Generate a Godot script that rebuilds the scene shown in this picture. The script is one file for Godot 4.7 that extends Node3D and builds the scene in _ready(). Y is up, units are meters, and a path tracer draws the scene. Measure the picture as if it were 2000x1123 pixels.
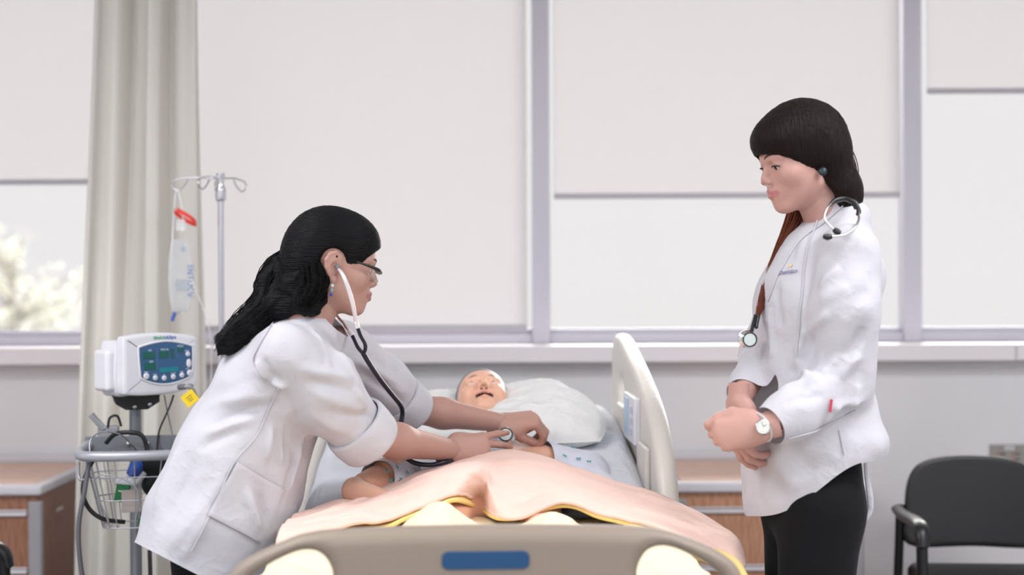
extends Node3D
# A hospital teaching ward: two women in white coats beside a bed with a training manikin, tall windows behind.

const F := 2778.0                      # focal length in pixels of the 2000 x 1123 frame
var camx: Transform3D                  # the camera's place; at() turns picture coordinates and a depth into metres
const FILL_PANELS := [Vector3(-1.6, 2.76, -2.5), Vector3(1.6, 2.76, -2.5), Vector3(-1.6, 2.76, -1.1), Vector3(1.6, 2.76, -1.1), Vector3(-1.6, 2.76, 1.6), Vector3(1.6, 2.76, 1.6)]  # places of the unseen ceiling panels added for fill
var chest_field: SF                    # the manikin's gown, for what rests on it
var rng := RandomNumberGenerator.new()
var base_of := {}
var M := {}

func _ready() -> void:
	rng.seed = 7
	make_camera_and_light()
	make_materials()
	build_room()
	build_outside()
	build_blinds()
	build_curtain()
	build_cabinets()
	build_chairs()
	build_wall_panel()
	build_iv_stand()
	build_monitor()
	build_bed()
	build_manikin()
	build_nurse()
	build_visitor()
	camx = Transform3D()

func make_camera_and_light() -> void:
	var cam := Camera3D.new()
	cam.name = "camera"
	var att := CameraAttributesPhysical.new()
	att.frustum_focal_length = 12.0 / tan(deg_to_rad(11.43))
	att.frustum_focus_distance = 3.38
	att.exposure_aperture = 2.0
	cam.attributes = att
	cam.keep_aspect = Camera3D.KEEP_HEIGHT
	cam.fov = rad_to_deg(2.0 * atan(561.5 / F))
	cam.near = 0.05
	cam.far = 200.0
	add_child(cam)
	cam.position = Vector3(0, 1.37, 0)
	cam.rotation = Vector3(-16.5 / F, 0, deg_to_rad(-0.25))
	cam.current = true
	camx = cam.transform
	var we := WorldEnvironment.new()
	we.name = "world_environment"
	var e := Environment.new()
	e.background_mode = Environment.BG_SKY
	e.tonemap_mode = Environment.TONE_MAPPER_LINEAR
	e.tonemap_exposure = 1.0
	e.sdfgi_enabled = true
	e.ssao_enabled = true
	e.ssil_enabled = true
	var sm := ProceduralSkyMaterial.new()
	sm.sky_top_color = Color(0.915, 0.91, 0.92)
	sm.sky_horizon_color = Color(0.93, 0.918, 0.92)
	sm.ground_bottom_color = Color(0.915, 0.905, 0.90)
	sm.ground_horizon_color = Color(0.93, 0.918, 0.92)
	sm.sun_angle_max = 0.0
	var sky := Sky.new()
	sky.sky_material = sm
	e.sky = sky
	e.background_energy_multiplier = 1.0
	we.environment = e
	add_child(we)
	# the hazy sun, high in front of the windows
	var sun := DirectionalLight3D.new()
	sun.name = "hazy_sun"
	sun.light_energy = 2.7
	sun.light_color = Color(1.0, 0.985, 0.97)
	sun.light_angular_distance = 50.0
	sun.shadow_enabled = true
	sun.sky_mode = DirectionalLight3D.SKY_MODE_LIGHT_ONLY
	add_child(sun)
	sun.look_at_from_position(Vector3(1.5, 4.4, -8), Vector3(0, 0.6, 0))
	# unseen ceiling panels added as fill light, above and behind the photographer
	for p in FILL_PANELS:
		var l := AreaLight3D.new()
		l.name = "fill_panel_light"
		l.area_size = Vector2(1.2, 0.6)
		l.light_energy = 3.6
		l.light_color = Color(0.975, 0.98, 1.0)
		l.area_range = 12.0
		l.area_attenuation = 2.0
		l.shadow_enabled = true
		add_child(l, true)
		l.position = p + Vector3(0, -0.035, 0)
		l.rotation = Vector3(-PI / 2, 0, 0)

func at(px: float, py: float, d: float) -> Vector3:
	return camx * (Vector3((px - 1000.0) / F, -(py - 561.5) / F, -1.0) * d)

# ---------------------------------------------------------------- geometry
class G:
	var v := PackedVector3Array()
	var n := PackedVector3Array()
	var uv := PackedVector2Array()
	var c := PackedColorArray()
	var i := PackedInt32Array()
	func quad(a: int, b: int, cc: int, d: int) -> void:      # clockwise seen from the front
		i.append_array([a, b, cc, a, cc, d])
	func add(o: G, x := Transform3D()) -> G:
		var k := v.size()
		v.append_array(x * o.v)
		var nb := Transform3D(x.basis.inverse().transposed(), Vector3.ZERO)
		var nn := nb * o.n
		for j in nn.size():
			nn[j] = nn[j].normalized()
		n.append_array(nn)
		uv.append_array(o.uv)
		c.append_array(o.c)
		var flip := x.basis.determinant() < 0.0
		var ii := o.i.duplicate()
		if flip:
			for j in range(0, ii.size(), 3):
				var t := ii[j]
				ii[j] = ii[j + 1]
				ii[j + 1] = t
		for j in ii.size():
			ii[j] += k
		i.append_array(ii)
		return self
	func moved(x: Transform3D) -> G:
		return G.new().add(self, x)
	func normals() -> G:
		n.resize(v.size())
		n.fill(Vector3.ZERO)
		for j in range(0, i.size(), 3):
			var a := v[i[j]]
			var m := (v[i[j + 2]] - a).cross(v[i[j + 1]] - a)
			n[i[j]] += m
			n[i[j + 1]] += m
			n[i[j + 2]] += m
		for j in n.size():
			n[j] = n[j].normalized() if n[j].length_squared() > 1e-20 else Vector3.UP
		return self
	func smooth(times := 1, f := 0.5) -> G:
		for k in times:
			var s := PackedVector3Array()
			s.resize(v.size())
			var w := PackedInt32Array()
			w.resize(v.size())
			for j in range(0, i.size(), 3):
				var a := i[j]
				var b := i[j + 1]
				var d := i[j + 2]
				s[a] += v[b] + v[d]
				s[b] += v[a] + v[d]
				s[d] += v[a] + v[b]
				w[a] += 2
				w[b] += 2
				w[d] += 2
			for j in v.size():
				if w[j]:
					v[j] = v[j].lerp(s[j] / w[j], f)
		return self
	func clip(fn: Callable) -> G:                            # trim away where fn > 0, with a clean edge
		var s := PackedFloat32Array()
		s.resize(v.size())
		for j in v.size():
			s[j] = fn.call(v[j])
		var cache := {}
		var keep := PackedInt32Array()
		for j in range(0, i.size(), 3):
			var t := [i[j], i[j + 1], i[j + 2]]
			var cnt := int(s[t[0]] <= 0.0) + int(s[t[1]] <= 0.0) + int(s[t[2]] <= 0.0)
			if cnt == 3:
				keep.append_array([t[0], t[1], t[2]])
			elif cnt > 0:
				var poly := []
				for k in 3:
					var a: int = t[k]
					var b: int = t[(k + 1) % 3]
					if s[a] <= 0.0:
						poly.append(a)
					if (s[a] <= 0.0) != (s[b] <= 0.0):
						var key := mini(a, b) * 4000000 + maxi(a, b)
						if not cache.has(key):
							cache[key] = v.size()
							v.append(v[a].lerp(v[b], clampf(s[a] / (s[a] - s[b]), 0.0, 1.0)))
						poly.append(cache[key])
				for k in range(1, poly.size() - 1):
					keep.append_array([poly[0], poly[k], poly[k + 1]])
		i = keep
		return compact().normals()
	func compact() -> G:
		var to := PackedInt32Array()
		to.resize(v.size())
		to.fill(-1)
		var nv := PackedVector3Array()
		for j in i.size():
			var a := i[j]
			if to[a] < 0:
				to[a] = nv.size()
				nv.append(v[a])
			i[j] = to[a]
		v = nv
		n = PackedVector3Array()
		uv = PackedVector2Array()
		c = PackedColorArray()
		return self
	func halved() -> G:                                      # each face cut into four
		var mid := {}
		var out := PackedInt32Array()
		for j in range(0, i.size(), 3):
			var m := [0, 0, 0]
			for k in 3:
				var a := i[j + k]
				var b := i[j + (k + 1) % 3]
				var key := mini(a, b) * 4000000 + maxi(a, b)
				if not mid.has(key):
					mid[key] = v.size()
					v.append((v[a] + v[b]) * 0.5)
				m[k] = mid[key]
			out.append_array([i[j], m[0], m[2], m[0], i[j + 1], m[1], m[2], m[1], i[j + 2], m[0], m[1], m[2]])
		i = out
		return smooth(1, 0.4)
	func displace(fn: Callable) -> G:                        # along the normal
		normals()
		for j in v.size():
			v[j] += n[j] * float(fn.call(v[j], n[j]))
		return normals()
	func tint(fn: Callable) -> G:
		c.resize(v.size())
		for j in v.size():
			c[j] = fn.call(v[j])
		return self
	func mesh() -> ArrayMesh:
		if n.size() != v.size():
			normals()
		for j in range(0, i.size(), 3):                      # every face turned the way its normals point
			var p := v[i[j]]
			if (v[i[j + 2]] - p).cross(v[i[j + 1]] - p).dot(n[i[j]] + n[i[j + 1]] + n[i[j + 2]]) < 0.0:
				var t := i[j + 1]
				i[j + 1] = i[j + 2]
				i[j + 2] = t
		var a := []
		a.resize(Mesh.ARRAY_MAX)
		a[Mesh.ARRAY_VERTEX] = v
		a[Mesh.ARRAY_NORMAL] = n
		if uv.size() == v.size():
			a[Mesh.ARRAY_TEX_UV] = uv
		if c.size() == v.size():
			a[Mesh.ARRAY_COLOR] = c
		a[Mesh.ARRAY_INDEX] = i
		var m := ArrayMesh.new()
		m.add_surface_from_arrays(Mesh.PRIMITIVE_TRIANGLES, a)
		return m

func rbox(size: Vector3, r := 0.004, at_ := Vector3.ZERO, seg := 2) -> G:
	var g := G.new()
	var hs := size * 0.5
	r = minf(r, minf(hs.x, minf(hs.y, hs.z)) * 0.999)
	var us := []
	for k in seg + 1:
		us.append(-tan(PI / 4 * (1.0 - float(k) / seg)))
	for k in seg + 1:
		us.append(-us[seg - k])
	var cnt := us.size()
	for f in 6:
		var ax := f / 2
		var sg := 1.0 if f % 2 == 0 else -1.0
		var k0 := g.v.size()
		for a in cnt:
			for b in cnt:
				var d := Vector3.ZERO
				d[ax] = sg
				d[(ax + 1) % 3] = us[a]
				d[(ax + 2) % 3] = us[b]
				var s := Vector3.ZERO
				s[ax] = sg
				s[(ax + 1) % 3] = -1.0 if a <= seg else 1.0
				s[(ax + 2) % 3] = -1.0 if b <= seg else 1.0
				var nn := d.normalized()
				g.v.append(at_ + s * (hs - Vector3.ONE * r) + nn * r)
				g.n.append(nn)
				g.uv.append(Vector2(g.v[-1][(ax + 1) % 3], g.v[-1][(ax + 2) % 3]))
		for a in cnt - 1:
			for b in cnt - 1:
				var q := k0 + a * cnt + b
				if sg > 0:
					g.quad(q, q + 1, q + cnt + 1, q + cnt)
				else:
					g.quad(q, q + cnt, q + cnt + 1, q + 1)
	return g

func spline(p: Array, per := 6, closed := false) -> Array:
	var out := []
	var m := p.size()
	for k in (m if closed else m - 1):
		var a = p[(k - 1 + m) % m] if closed or k > 0 else p[0]
		var b = p[k]
		var c = p[(k + 1) % m]
		var d = p[(k + 2) % m] if closed or k + 2 < m else p[m - 1]
		for j in per:
			var t := float(j) / per
			out.append(0.5 * (2.0 * b + (c - a) * t + (2.0 * a - 5.0 * b + 4.0 * c - d) * t * t + (3.0 * b - a - 3.0 * c + d) * t * t * t))
	if not closed:
		out.append(p[m - 1])
	return out

# a round bar through the points (already dense, or per > 1 to smooth them); rad is a number or one per given point
func tube(pts: Array, rad, sides := 8, per := 1, closed := false, caps := true, flat := 1.0, up := Vector3.UP) -> G:
	var g := G.new()
	var rr := []
	for k in pts.size():
		rr.append(float(rad[k]) if rad is Array else float(rad))
	var ps := pts
	if per > 1:
		ps = spline(pts, per, closed)
		rr = spline(rr, per, closed)
	var m := ps.size()
	var side := Vector3.ZERO
	for k in m:
		var t: Vector3
		if closed:
			t = ps[(k + 1) % m] - ps[(k - 1 + m) % m]
		else:
			t = ps[mini(k + 1, m - 1)] - ps[maxi(k - 1, 0)]
		t = t.normalized()
		if k == 0:
			side = t.cross(up)
			if side.length() < 0.05:
				side = t.cross(Vector3(0.3, 0.1, 1))
		side = (side - t * side.dot(t)).normalized()
		var oth := side.cross(t)
		for s in sides:
			var w := TAU * s / sides
			var d := side * cos(w) + oth * (sin(w) * flat)
			g.v.append(ps[k] + d * float(rr[k]))
			g.n.append((side * cos(w) * flat + oth * sin(w)).normalized())
			g.uv.append(Vector2(float(s) / sides, float(k) / m))
	for k in (m if closed else m - 1):
		for s in sides:
			var a := k * sides + s
			var b := k * sides + (s + 1) % sides
			var c2 := ((k + 1) % m) * sides + (s + 1) % sides
			var d2 := ((k + 1) % m) * sides + s
			g.quad(a, d2, c2, b)
	if caps and not closed:
		for e in 2:
			var kk := 0 if e == 0 else m - 1
			var nn: Vector3 = (ps[0] - ps[1]).normalized() if e == 0 else (ps[m - 1] - ps[m - 2]).normalized()
			var c0 := g.v.size()
			g.v.append(ps[kk] + nn * float(rr[kk]) * 0.3)
			g.n.append(nn)
			g.uv.append(Vector2(0.5, 0))
			for s in sides:
				g.v.append(g.v[kk * sides + s])
				g.n.append((nn + g.n[kk * sides + s]).normalized())
				g.uv.append(Vector2(0, 0))
			for s in sides:
				var s2 := (s + 1) % sides
				if e == 0:
					g.i.append_array([c0, c0 + 1 + s, c0 + 1 + s2])
				else:
					g.i.append_array([c0, c0 + 1 + s2, c0 + 1 + s])
	return g

# profile of (radius, height) turned about y; a doubled point makes a hard edge
func lathe(prof: Array, seg := 24, x := Transform3D()) -> G:
	var g := G.new()
	var m := prof.size()
	for k in m:
		var p: Vector2 = prof[k]
		var a: Vector2 = prof[maxi(k - 1, 0)]
		var b: Vector2 = prof[mini(k + 1, m - 1)]
		if k > 0 and prof[k - 1].is_equal_approx(p):
			a = p
		if k < m - 1 and prof[k + 1].is_equal_approx(p):
			b = p
		var t := (b - a).normalized()
		for s in seg + 1:
			var w := TAU * s / seg
			g.v.append(Vector3(p.x * cos(w), p.y, p.x * sin(w)))
			g.n.append(Vector3(t.y * cos(w), -t.x, t.y * sin(w)).normalized())
			g.uv.append(Vector2(float(s) / seg, float(k) / m))
	for k in m - 1:
		for s in seg:
			var q := k * (seg + 1) + s
			g.quad(q, q + seg + 1, q + seg + 2, q + 1)
	return g.moved(x)

# outline in the xy plane, pushed out along z by depth (centred), edges chamfered round
func extr(poly: PackedVector2Array, depth: float, bev := 0.0, x := Transform3D()) -> G:
	var g := G.new()
	if Geometry2D.is_polygon_clockwise(poly):
		poly.reverse()
	var m := poly.size()
	var inw := []
	for k in m:
		var t1 := (poly[k] - poly[(k - 1 + m) % m]).normalized()
		var t2 := (poly[(k + 1) % m] - poly[k]).normalized()
		var nn := Vector2(-(t1.y + t2.y), t1.x + t2.x).normalized()
		inw.append(nn / maxf(0.5, nn.dot(Vector2(-t2.y, t2.x))))
	var hd := depth * 0.5
	var rows := [[hd, 1.0, 1.0], [hd, 1.0, 1.0], [hd - bev * 0.3, 0.3, 0.7], [hd - bev, 0.0, 0.0], [-hd + bev, 0.0, 0.0], [-hd + bev * 0.3, 0.3, -0.7], [-hd, 1.0, -1.0], [-hd, 1.0, -1.0]]
	if bev <= 0.0:
		rows = [[hd, 0.0, 0.0], [-hd, 0.0, 0.0]]
	for r in rows:
		for k in m + 1:
			var p: Vector2 = poly[k % m] + inw[k % m] * (bev * float(r[1]))
			g.v.append(Vector3(p.x, p.y, r[0]))
			var o: Vector2 = -inw[k % m]
			g.n.append(Vector3(o.x * (1.0 - absf(r[2])), o.y * (1.0 - absf(r[2])), r[2]).normalized())
			g.uv.append(p)
	for r in rows.size() - 1:
		for k in m:
			var q := r * (m + 1) + k
			g.quad(q, q + 1, q + m + 2, q + m + 1)
	var ins := PackedVector2Array()
	for k in m:
		ins.append(poly[k] + inw[k] * bev)
	var tri := Geometry2D.triangulate_polygon(ins)
	if tri.is_empty():
		var mid := Vector2.ZERO
		for p in ins:
			mid += p / m
		ins.append(mid)
		for k in m:
			tri.append_array([k, (k + 1) % m, m])
	for e in 2:
		var k0 := g.v.size()
		for k in ins.size():
			g.v.append(Vector3(ins[k].x, ins[k].y, hd if e == 0 else -hd))
			g.n.append(Vector3(0, 0, 1 if e == 0 else -1))
			g.uv.append(ins[k])
		for k in range(0, tri.size(), 3):
			var a := tri[k]
			var b := tri[k + 1]
			var c := tri[k + 2]
			var ccw := (ins[b] - ins[a]).cross(ins[c] - ins[a]) > 0.0
			if ccw == (e == 0):
				g.i.append_array([k0 + a, k0 + c, k0 + b])
			else:
				g.i.append_array([k0 + a, k0 + b, k0 + c])
	return g.moved(x)

# a sheet from rows of points; front is where rows x columns turn clockwise
func sheet(rows: Array, closed := false) -> G:
	var g := G.new()
	var m: int = rows[0].size()
	for r in rows.size():
		for k in m:
			g.v.append(rows[r][k])
			g.uv.append(Vector2(float(k) / (m - 1), float(r) / (rows.size() - 1)))
	for r in rows.size() - 1:
		for k in (m if closed else m - 1):
			var a := r * m + k
			var b := r * m + (k + 1) % m
			g.quad(a, b, b + m, a + m)
	return g.normals()

func curve2(p: Array, per := 8, closed := true) -> PackedVector2Array:
	return PackedVector2Array(spline(p, per, closed))

func round_poly(w: float, h: float, r: float, seg := 5) -> PackedVector2Array:
	var out := PackedVector2Array()
	for q in 4:
		var c := Vector2((w / 2 - r) * (1 if q in [0, 3] else -1), (h / 2 - r) * (1 if q in [0, 1] else -1))
		for k in seg + 1:
			var a := PI / 2 * (q + float(k) / seg)
			out.append(c + Vector2(cos(a), sin(a)) * r)
	return out

# ---------------------------------------------------------------- distance fields and surface nets
class SF:
	var o: Vector3
	var h: float
	var nx: int
	var ny: int
	var nz: int
	var v := PackedFloat32Array()
	func _init(lo: Vector3, hi: Vector3, cell: float) -> void:
		o = lo
		h = cell
		nx = int(ceil((hi.x - lo.x) / h)) + 1
		ny = int(ceil((hi.y - lo.y) / h)) + 1
		nz = int(ceil((hi.z - lo.z) / h)) + 1
		v.resize(nx * ny * nz)
		v.fill(0.5)
	func span(lo: Vector3, hi: Vector3) -> PackedInt32Array:
		var a := (lo - o) / h
		var b := (hi - o) / h
		return PackedInt32Array([maxi(int(floor(a.x)), 0), mini(int(ceil(b.x)), nx - 1), maxi(int(floor(a.y)), 0), mini(int(ceil(b.y)), ny - 1), maxi(int(floor(a.z)), 0), mini(int(ceil(b.z)), nz - 1)])
	# a tapered bone; its section is s times as wide along ax. sub carves it away instead
	func cap(a: Vector3, b: Vector3, ra: float, rb: float, k := 0.01, ax := Vector3.ZERO, s := 1.0, sub := false) -> SF:
		var m := maxf(ra, rb) * maxf(1.0, s) + k + 2.5 * h
		var e := Vector3(m, m, m)
		var w := span(a.min(b) - e, a.max(b) + e)
		var ab := b - a
		var inv := 1.0 / maxf(ab.length_squared(), 1e-12)
		var si := 1.0 / s - 1.0
		var sm := minf(1.0, s)
		var dr := rb - ra
		var ik := 0.25 / k
		for z in range(w[4], w[5] + 1):
			for y in range(w[2], w[3] + 1):
				var id := (z * ny + y) * nx + w[0]
				var p := Vector3(o.x + w[0] * h, o.y + y * h, o.z + z * h) - a
				for x in range(w[0], w[1] + 1):
					var t := clampf(p.dot(ab) * inv, 0.0, 1.0)
					var q := p - ab * t
					if s != 1.0:
						q += ax * (q.dot(ax) * si)
					var d := (q.length() - ra - dr * t) * sm
					var c := v[id]
					if sub:
						d = -d
						var g := k - absf(c - d)
						v[id] = maxf(c, d) + (g * g * ik if g > 0.0 else 0.0)
					else:
						var g := k - absf(c - d)
						v[id] = minf(c, d) - (g * g * ik if g > 0.0 else 0.0)
					id += 1
					p.x += h
		return self
	func chain(pts: Array, rad: Array, k := 0.01, ax := Vector3.ZERO, s := 1.0) -> SF:
		for j in pts.size() - 1:
			cap(pts[j], pts[j + 1], rad[j], rad[j + 1], k, ax, s)
		return self
	func ell(c0: Vector3, r: Vector3, k := 0.01, bs := Basis(), sub := false) -> SF:
		var m := maxf(r.x, maxf(r.y, r.z)) + k + 2.5 * h
		var e := Vector3(m, m, m)
		var w := span(c0 - e, c0 + e)
		var inv := bs.transposed()
		var ik := 0.25 / k
		var r1 := Vector3.ONE / r
		for z in range(w[4], w[5] + 1):
			for y in range(w[2], w[3] + 1):
				var id := (z * ny + y) * nx + w[0]
				for x in range(w[0], w[1] + 1):
					var p := inv * (Vector3(o.x + x * h, o.y + y * h, o.z + z * h) - c0)
					var q := p * r1
					var l := q.length()
					var gl := (q * r1).length()
					var d := l * (l - 1.0) / gl if gl > 1e-6 else -minf(r.x, minf(r.y, r.z))
					var c := v[id]
					if sub:
						d = -d
						var g := k - absf(c - d)
						v[id] = maxf(c, d) + (g * g * ik if g > 0.0 else 0.0)
					else:
						var g := k - absf(c - d)
						v[id] = minf(c, d) - (g * g * ik if g > 0.0 else 0.0)
					id += 1
		return self
	# keep only what lies on the side of the plane that n points away from
	func cut(p0: Vector3, n: Vector3, k := 0.004) -> SF:
		var ik := 0.25 / k
		var id := 0
		for z in nz:
			for y in ny:
				var d := (Vector3(o.x, o.y + y * h, o.z + z * h) - p0).dot(n)
				var st := n.x * h
				for x in nx:
					var c := v[id]
					var g := k - absf(c - d)
					v[id] = maxf(c, d) + (g * g * ik if g > 0.0 else 0.0)
					d += st
					id += 1
		return self
	func sample(p: Vector3) -> float:
		var q := (p - o) / h
		var x := clampi(int(q.x), 0, nx - 2)
		var y := clampi(int(q.y), 0, ny - 2)
		var z := clampi(int(q.z), 0, nz - 2)
		var fx := clampf(q.x - x, 0, 1)
		var fy := clampf(q.y - y, 0, 1)
		var fz := clampf(q.z - z, 0, 1)
		var i := (z * ny + y) * nx + x
		var j := i + nx
		var k := i + nx * ny
		var l := k + nx
		return lerpf(lerpf(lerpf(v[i], v[i + 1], fx), lerpf(v[j], v[j + 1], fx), fy), lerpf(lerpf(v[k], v[k + 1], fx), lerpf(v[l], v[l + 1], fx), fy), fz)
	func grad(p: Vector3) -> Vector3:
		var e := h
		return Vector3(sample(p + Vector3(e, 0, 0)) - sample(p - Vector3(e, 0, 0)), sample(p + Vector3(0, e, 0)) - sample(p - Vector3(0, e, 0)), sample(p + Vector3(0, 0, e)) - sample(p - Vector3(0, 0, e))).normalized()
	func march(p: Vector3, dir: Vector3, most := 1.0) -> Vector3:
		var t := 0.0
		while t < most:
			var d := sample(p + dir * t)
			if d < h * 0.1:
				break
			t += maxf(minf(d, 0.05) * 0.7, h * 0.08)
		return p + dir * t
	func surf(times := 1) -> G:
		var g := G.new()
		var vid := PackedInt32Array()
		vid.resize(v.size())
		vid.fill(-1)
		var act := PackedInt32Array()
		var lim := 1.8 * h
		var sx := 1
		var sy := nx
		var sz := nx * ny
		for z in nz - 1:
			for y in ny - 1:
				var id := z * sz + y * sy
				for x in nx - 1:
					var a := v[id]
					if a < lim and a > -lim:
						var b := v[id + 1]
						var c := v[id + sy]
						var d := v[id + sy + 1]
						var e := v[id + sz]
						var f := v[id + sz + 1]
						var p := v[id + sz + sy]
						var q := v[id + sz + sy + 1]
						var neg := int(a < 0) + int(b < 0) + int(c < 0) + int(d < 0) + int(e < 0) + int(f < 0) + int(p < 0) + int(q < 0)
						if neg > 0 and neg < 8:
							var s := Vector3.ZERO
							var k := 0
							if (a < 0) != (b < 0): s += Vector3(a / (a - b), 0, 0); k += 1
							if (c < 0) != (d < 0): s += Vector3(c / (c - d), 1, 0); k += 1
							if (e < 0) != (f < 0): s += Vector3(e / (e - f), 0, 1); k += 1
							if (p < 0) != (q < 0): s += Vector3(p / (p - q), 1, 1); k += 1
							if (a < 0) != (c < 0): s += Vector3(0, a / (a - c), 0); k += 1
							if (b < 0) != (d < 0): s += Vector3(1, b / (b - d), 0); k += 1
							if (e < 0) != (p < 0): s += Vector3(0, e / (e - p), 1); k += 1
							if (f < 0) != (q < 0): s += Vector3(1, f / (f - q), 1); k += 1
							if (a < 0) != (e < 0): s += Vector3(0, 0, a / (a - e)); k += 1
							if (b < 0) != (f < 0): s += Vector3(1, 0, b / (b - f)); k += 1
							if (c < 0) != (p < 0): s += Vector3(0, 1, c / (c - p)); k += 1
							if (d < 0) != (q < 0): s += Vector3(1, 1, d / (d - q)); k += 1
							vid[id] = g.v.size()
							g.v.append(o + (Vector3(x, y, z) + s / k) * h)
							act.append(id)
					id += 1
		for id in act:
			var a := v[id] < 0
			if a != (v[id + 1] < 0): _face(g, vid, id, sy, sz, a)
			if a != (v[id + sy] < 0): _face(g, vid, id, sz, sx, a)
			if a != (v[id + sz] < 0): _face(g, vid, id, sx, sy, a)
		if times:
			g.smooth(times)
		return g.normals()
	func _face(g: G, vid: PackedInt32Array, id: int, s1: int, s2: int, inside: bool) -> void:
		if id - s1 - s2 < 0:
			return
		var a := vid[id]
		var b := vid[id - s1]
		var c := vid[id - s1 - s2]
		var d := vid[id - s2]
		if a < 0 or b < 0 or c < 0 or d < 0:
			return
		if inside:
			g.quad(a, d, c, b)
		else:
			g.quad(a, b, c, d)

# ---------------------------------------------------------------- nodes
func thing(called: String, label: String, category: String, at_: Vector3, group := "") -> Node3D:
	var o := Node3D.new()
	o.name = called
	add_child(o, true)
	o.position = at_
	base_of[o] = at_
	tag(o, label, category, group)
	return o

func tag(o: Node, label: String, category := "", group := "", kind := "") -> Node:
	if label: o.set_meta("label", label)
	if category: o.set_meta("category", category)
	if group: o.set_meta("group", group)
	if kind: o.set_meta("kind", kind)
	return o

# a mesh; g is in world metres, and stored about the base of the thing it belongs to
func part(called: String, g: G, m: Material, parent: Node = self, label := "") -> MeshInstance3D:
	var o := MeshInstance3D.new()
	o.name = called
	var b: Vector3 = base_of.get(parent, Vector3.ZERO)
	if b != Vector3.ZERO:
		g.v = Transform3D(Basis(), -b) * g.v
	o.mesh = g.mesh()
	o.material_override = m
	parent.add_child(o, true)
	base_of[o] = b
	if label: o.set_meta("label", label)
	return o

func struct(called: String, g: G, m: Material, parent: Node = self) -> MeshInstance3D:
	var o := part(called, g, m, parent)
	if parent == self:
		o.set_meta("kind", "structure")
	return o

func frame(p: Vector3, fwd: Vector3, up: Vector3) -> Transform3D:   # x forward, y up, z to the right hand
	var x := fwd.normalized()
	var z := x.cross(up).normalized()
	return Transform3D(Basis(x, z.cross(x), z), p)

func text_mesh(s: String, size: float, depth: float, m: Material, called: String, parent: Node, x: Transform3D, font := "Droid Sans", weight := 400) -> MeshInstance3D:
	var t := TextMesh.new()
	var f := SystemFont.new()
	f.font_names = [font]
	f.font_weight = weight
	t.font = f
	t.text = s
	t.font_size = 32
	t.pixel_size = size / 32.0
	t.depth = depth
	var o := MeshInstance3D.new()
	o.name = called
	o.mesh = t
	o.material_override = m
	parent.add_child(o, true)
	o.transform = Transform3D(x.basis, x.origin - base_of.get(parent, Vector3.ZERO))
	return o

# ---------------------------------------------------------------- materials
func mat(c: Color, rough := 0.6, metal := 0.0) -> StandardMaterial3D:
	var m := StandardMaterial3D.new()
	m.albedo_color = c
	m.roughness = rough
	m.metallic = metal
	return m

func noise_tex(freq: float, ramp: Gradient, seed_ := 1, oct := 4, normal := false, bump := 2.0, size := 512) -> NoiseTexture2D:
	var nz := FastNoiseLite.new()
	nz.seed = seed_
	nz.frequency = freq
	nz.fractal_octaves = oct
	var t := NoiseTexture2D.new()
	t.width = size
	t.height = size
	t.seamless = true
	t.noise = nz
	t.generate_mipmaps = false
	if normal:
		t.as_normal_map = true
		t.bump_strength = bump
	elif ramp:
		t.color_ramp = ramp
	return t

func ramp(a: Color, b: Color, lo := 0.25, hi := 0.75) -> Gradient:
	var g := Gradient.new()
	g.set_color(0, a)
	g.set_color(1, b)
	g.set_offset(0, lo)
	g.set_offset(1, hi)
	return g

func grainy(m: StandardMaterial3D, freq: float, amount: float, scale: float, seed_ := 3, normal := 0.0) -> StandardMaterial3D:
	var c := m.albedo_color
	m.albedo_texture = noise_tex(freq, ramp(Color(1, 1, 1) * (1.0 - amount) + Color(0, 0, 0, 1), Color.WHITE), seed_)
	m.uv1_triplanar = true
	m.uv1_scale = Vector3.ONE * scale
	if normal > 0.0:
		m.normal_enabled = true
		m.normal_texture = noise_tex(freq * 2.0, null, seed_ + 1, 3, true, 3.0)
		m.normal_scale = normal
	m.albedo_color = c
	return m

func weave_texture(cells: int) -> ImageTexture:      # heights of a plain weave
	var n := 256
	var im := Image.create(n, n, false, Image.FORMAT_RGB8)
	for y in n:
		for x in n:
			var u := float(x) / n * cells
			var w := float(y) / n * cells
			var over := (int(u) + int(w)) % 2 == 0
			var a := sin(PI * fposmod(u, 1.0))
			var b := sin(PI * fposmod(w, 1.0))
			var hgt := 0.5 + 0.5 * (a if over else b) * (0.6 + 0.4 * (b if over else a))
			im.set_pixel(x, y, Color(hgt, hgt, hgt))
	return ImageTexture.create_from_image(im)

func creased(m: StandardMaterial3D, relief: float, scale: float) -> StandardMaterial3D:   # small soft creases in place of the weave
	m.heightmap_enabled = true
	m.heightmap_texture = M["creases"]
	m.heightmap_scale = relief
	m.uv1_triplanar = true
	m.uv1_scale = Vector3.ONE * scale
	return m

func cloth(c: Color, back := 0.0, rough := 0.85, sheen := 0.25, wv := 0.25, scale := 30.0) -> StandardMaterial3D:
	var m := mat(c, rough)
	m.metallic_specular = 0.3
	if back > 0.0:
		m.backlight_enabled = true
		m.backlight = c * back
	if sheen > 0.0:
		m.rim_enabled = true
		m.rim = sheen
		m.rim_tint = 0.3
	if wv > 0.0:
		m.heightmap_enabled = true
		m.heightmap_texture = M["weave"]
		m.heightmap_scale = wv * 0.05
		m.uv1_triplanar = true
		m.uv1_scale = Vector3.ONE * scale
	return m

func wood(c1: Color, c2: Color, turn := false) -> StandardMaterial3D:   # grain stretched along x, or along y when turned
	var m := mat(Color.WHITE, 0.45)
	m.albedo_texture = noise_tex(0.02, ramp(c1, c2, 0.3, 0.7), 11, 5)
	m.uv1_triplanar = true
	m.uv1_world_triplanar = false
	m.uv1_scale = Vector3(9.0, 0.8, 9.0) if turn else Vector3(0.8, 9.0, 9.0)
	return m

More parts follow.
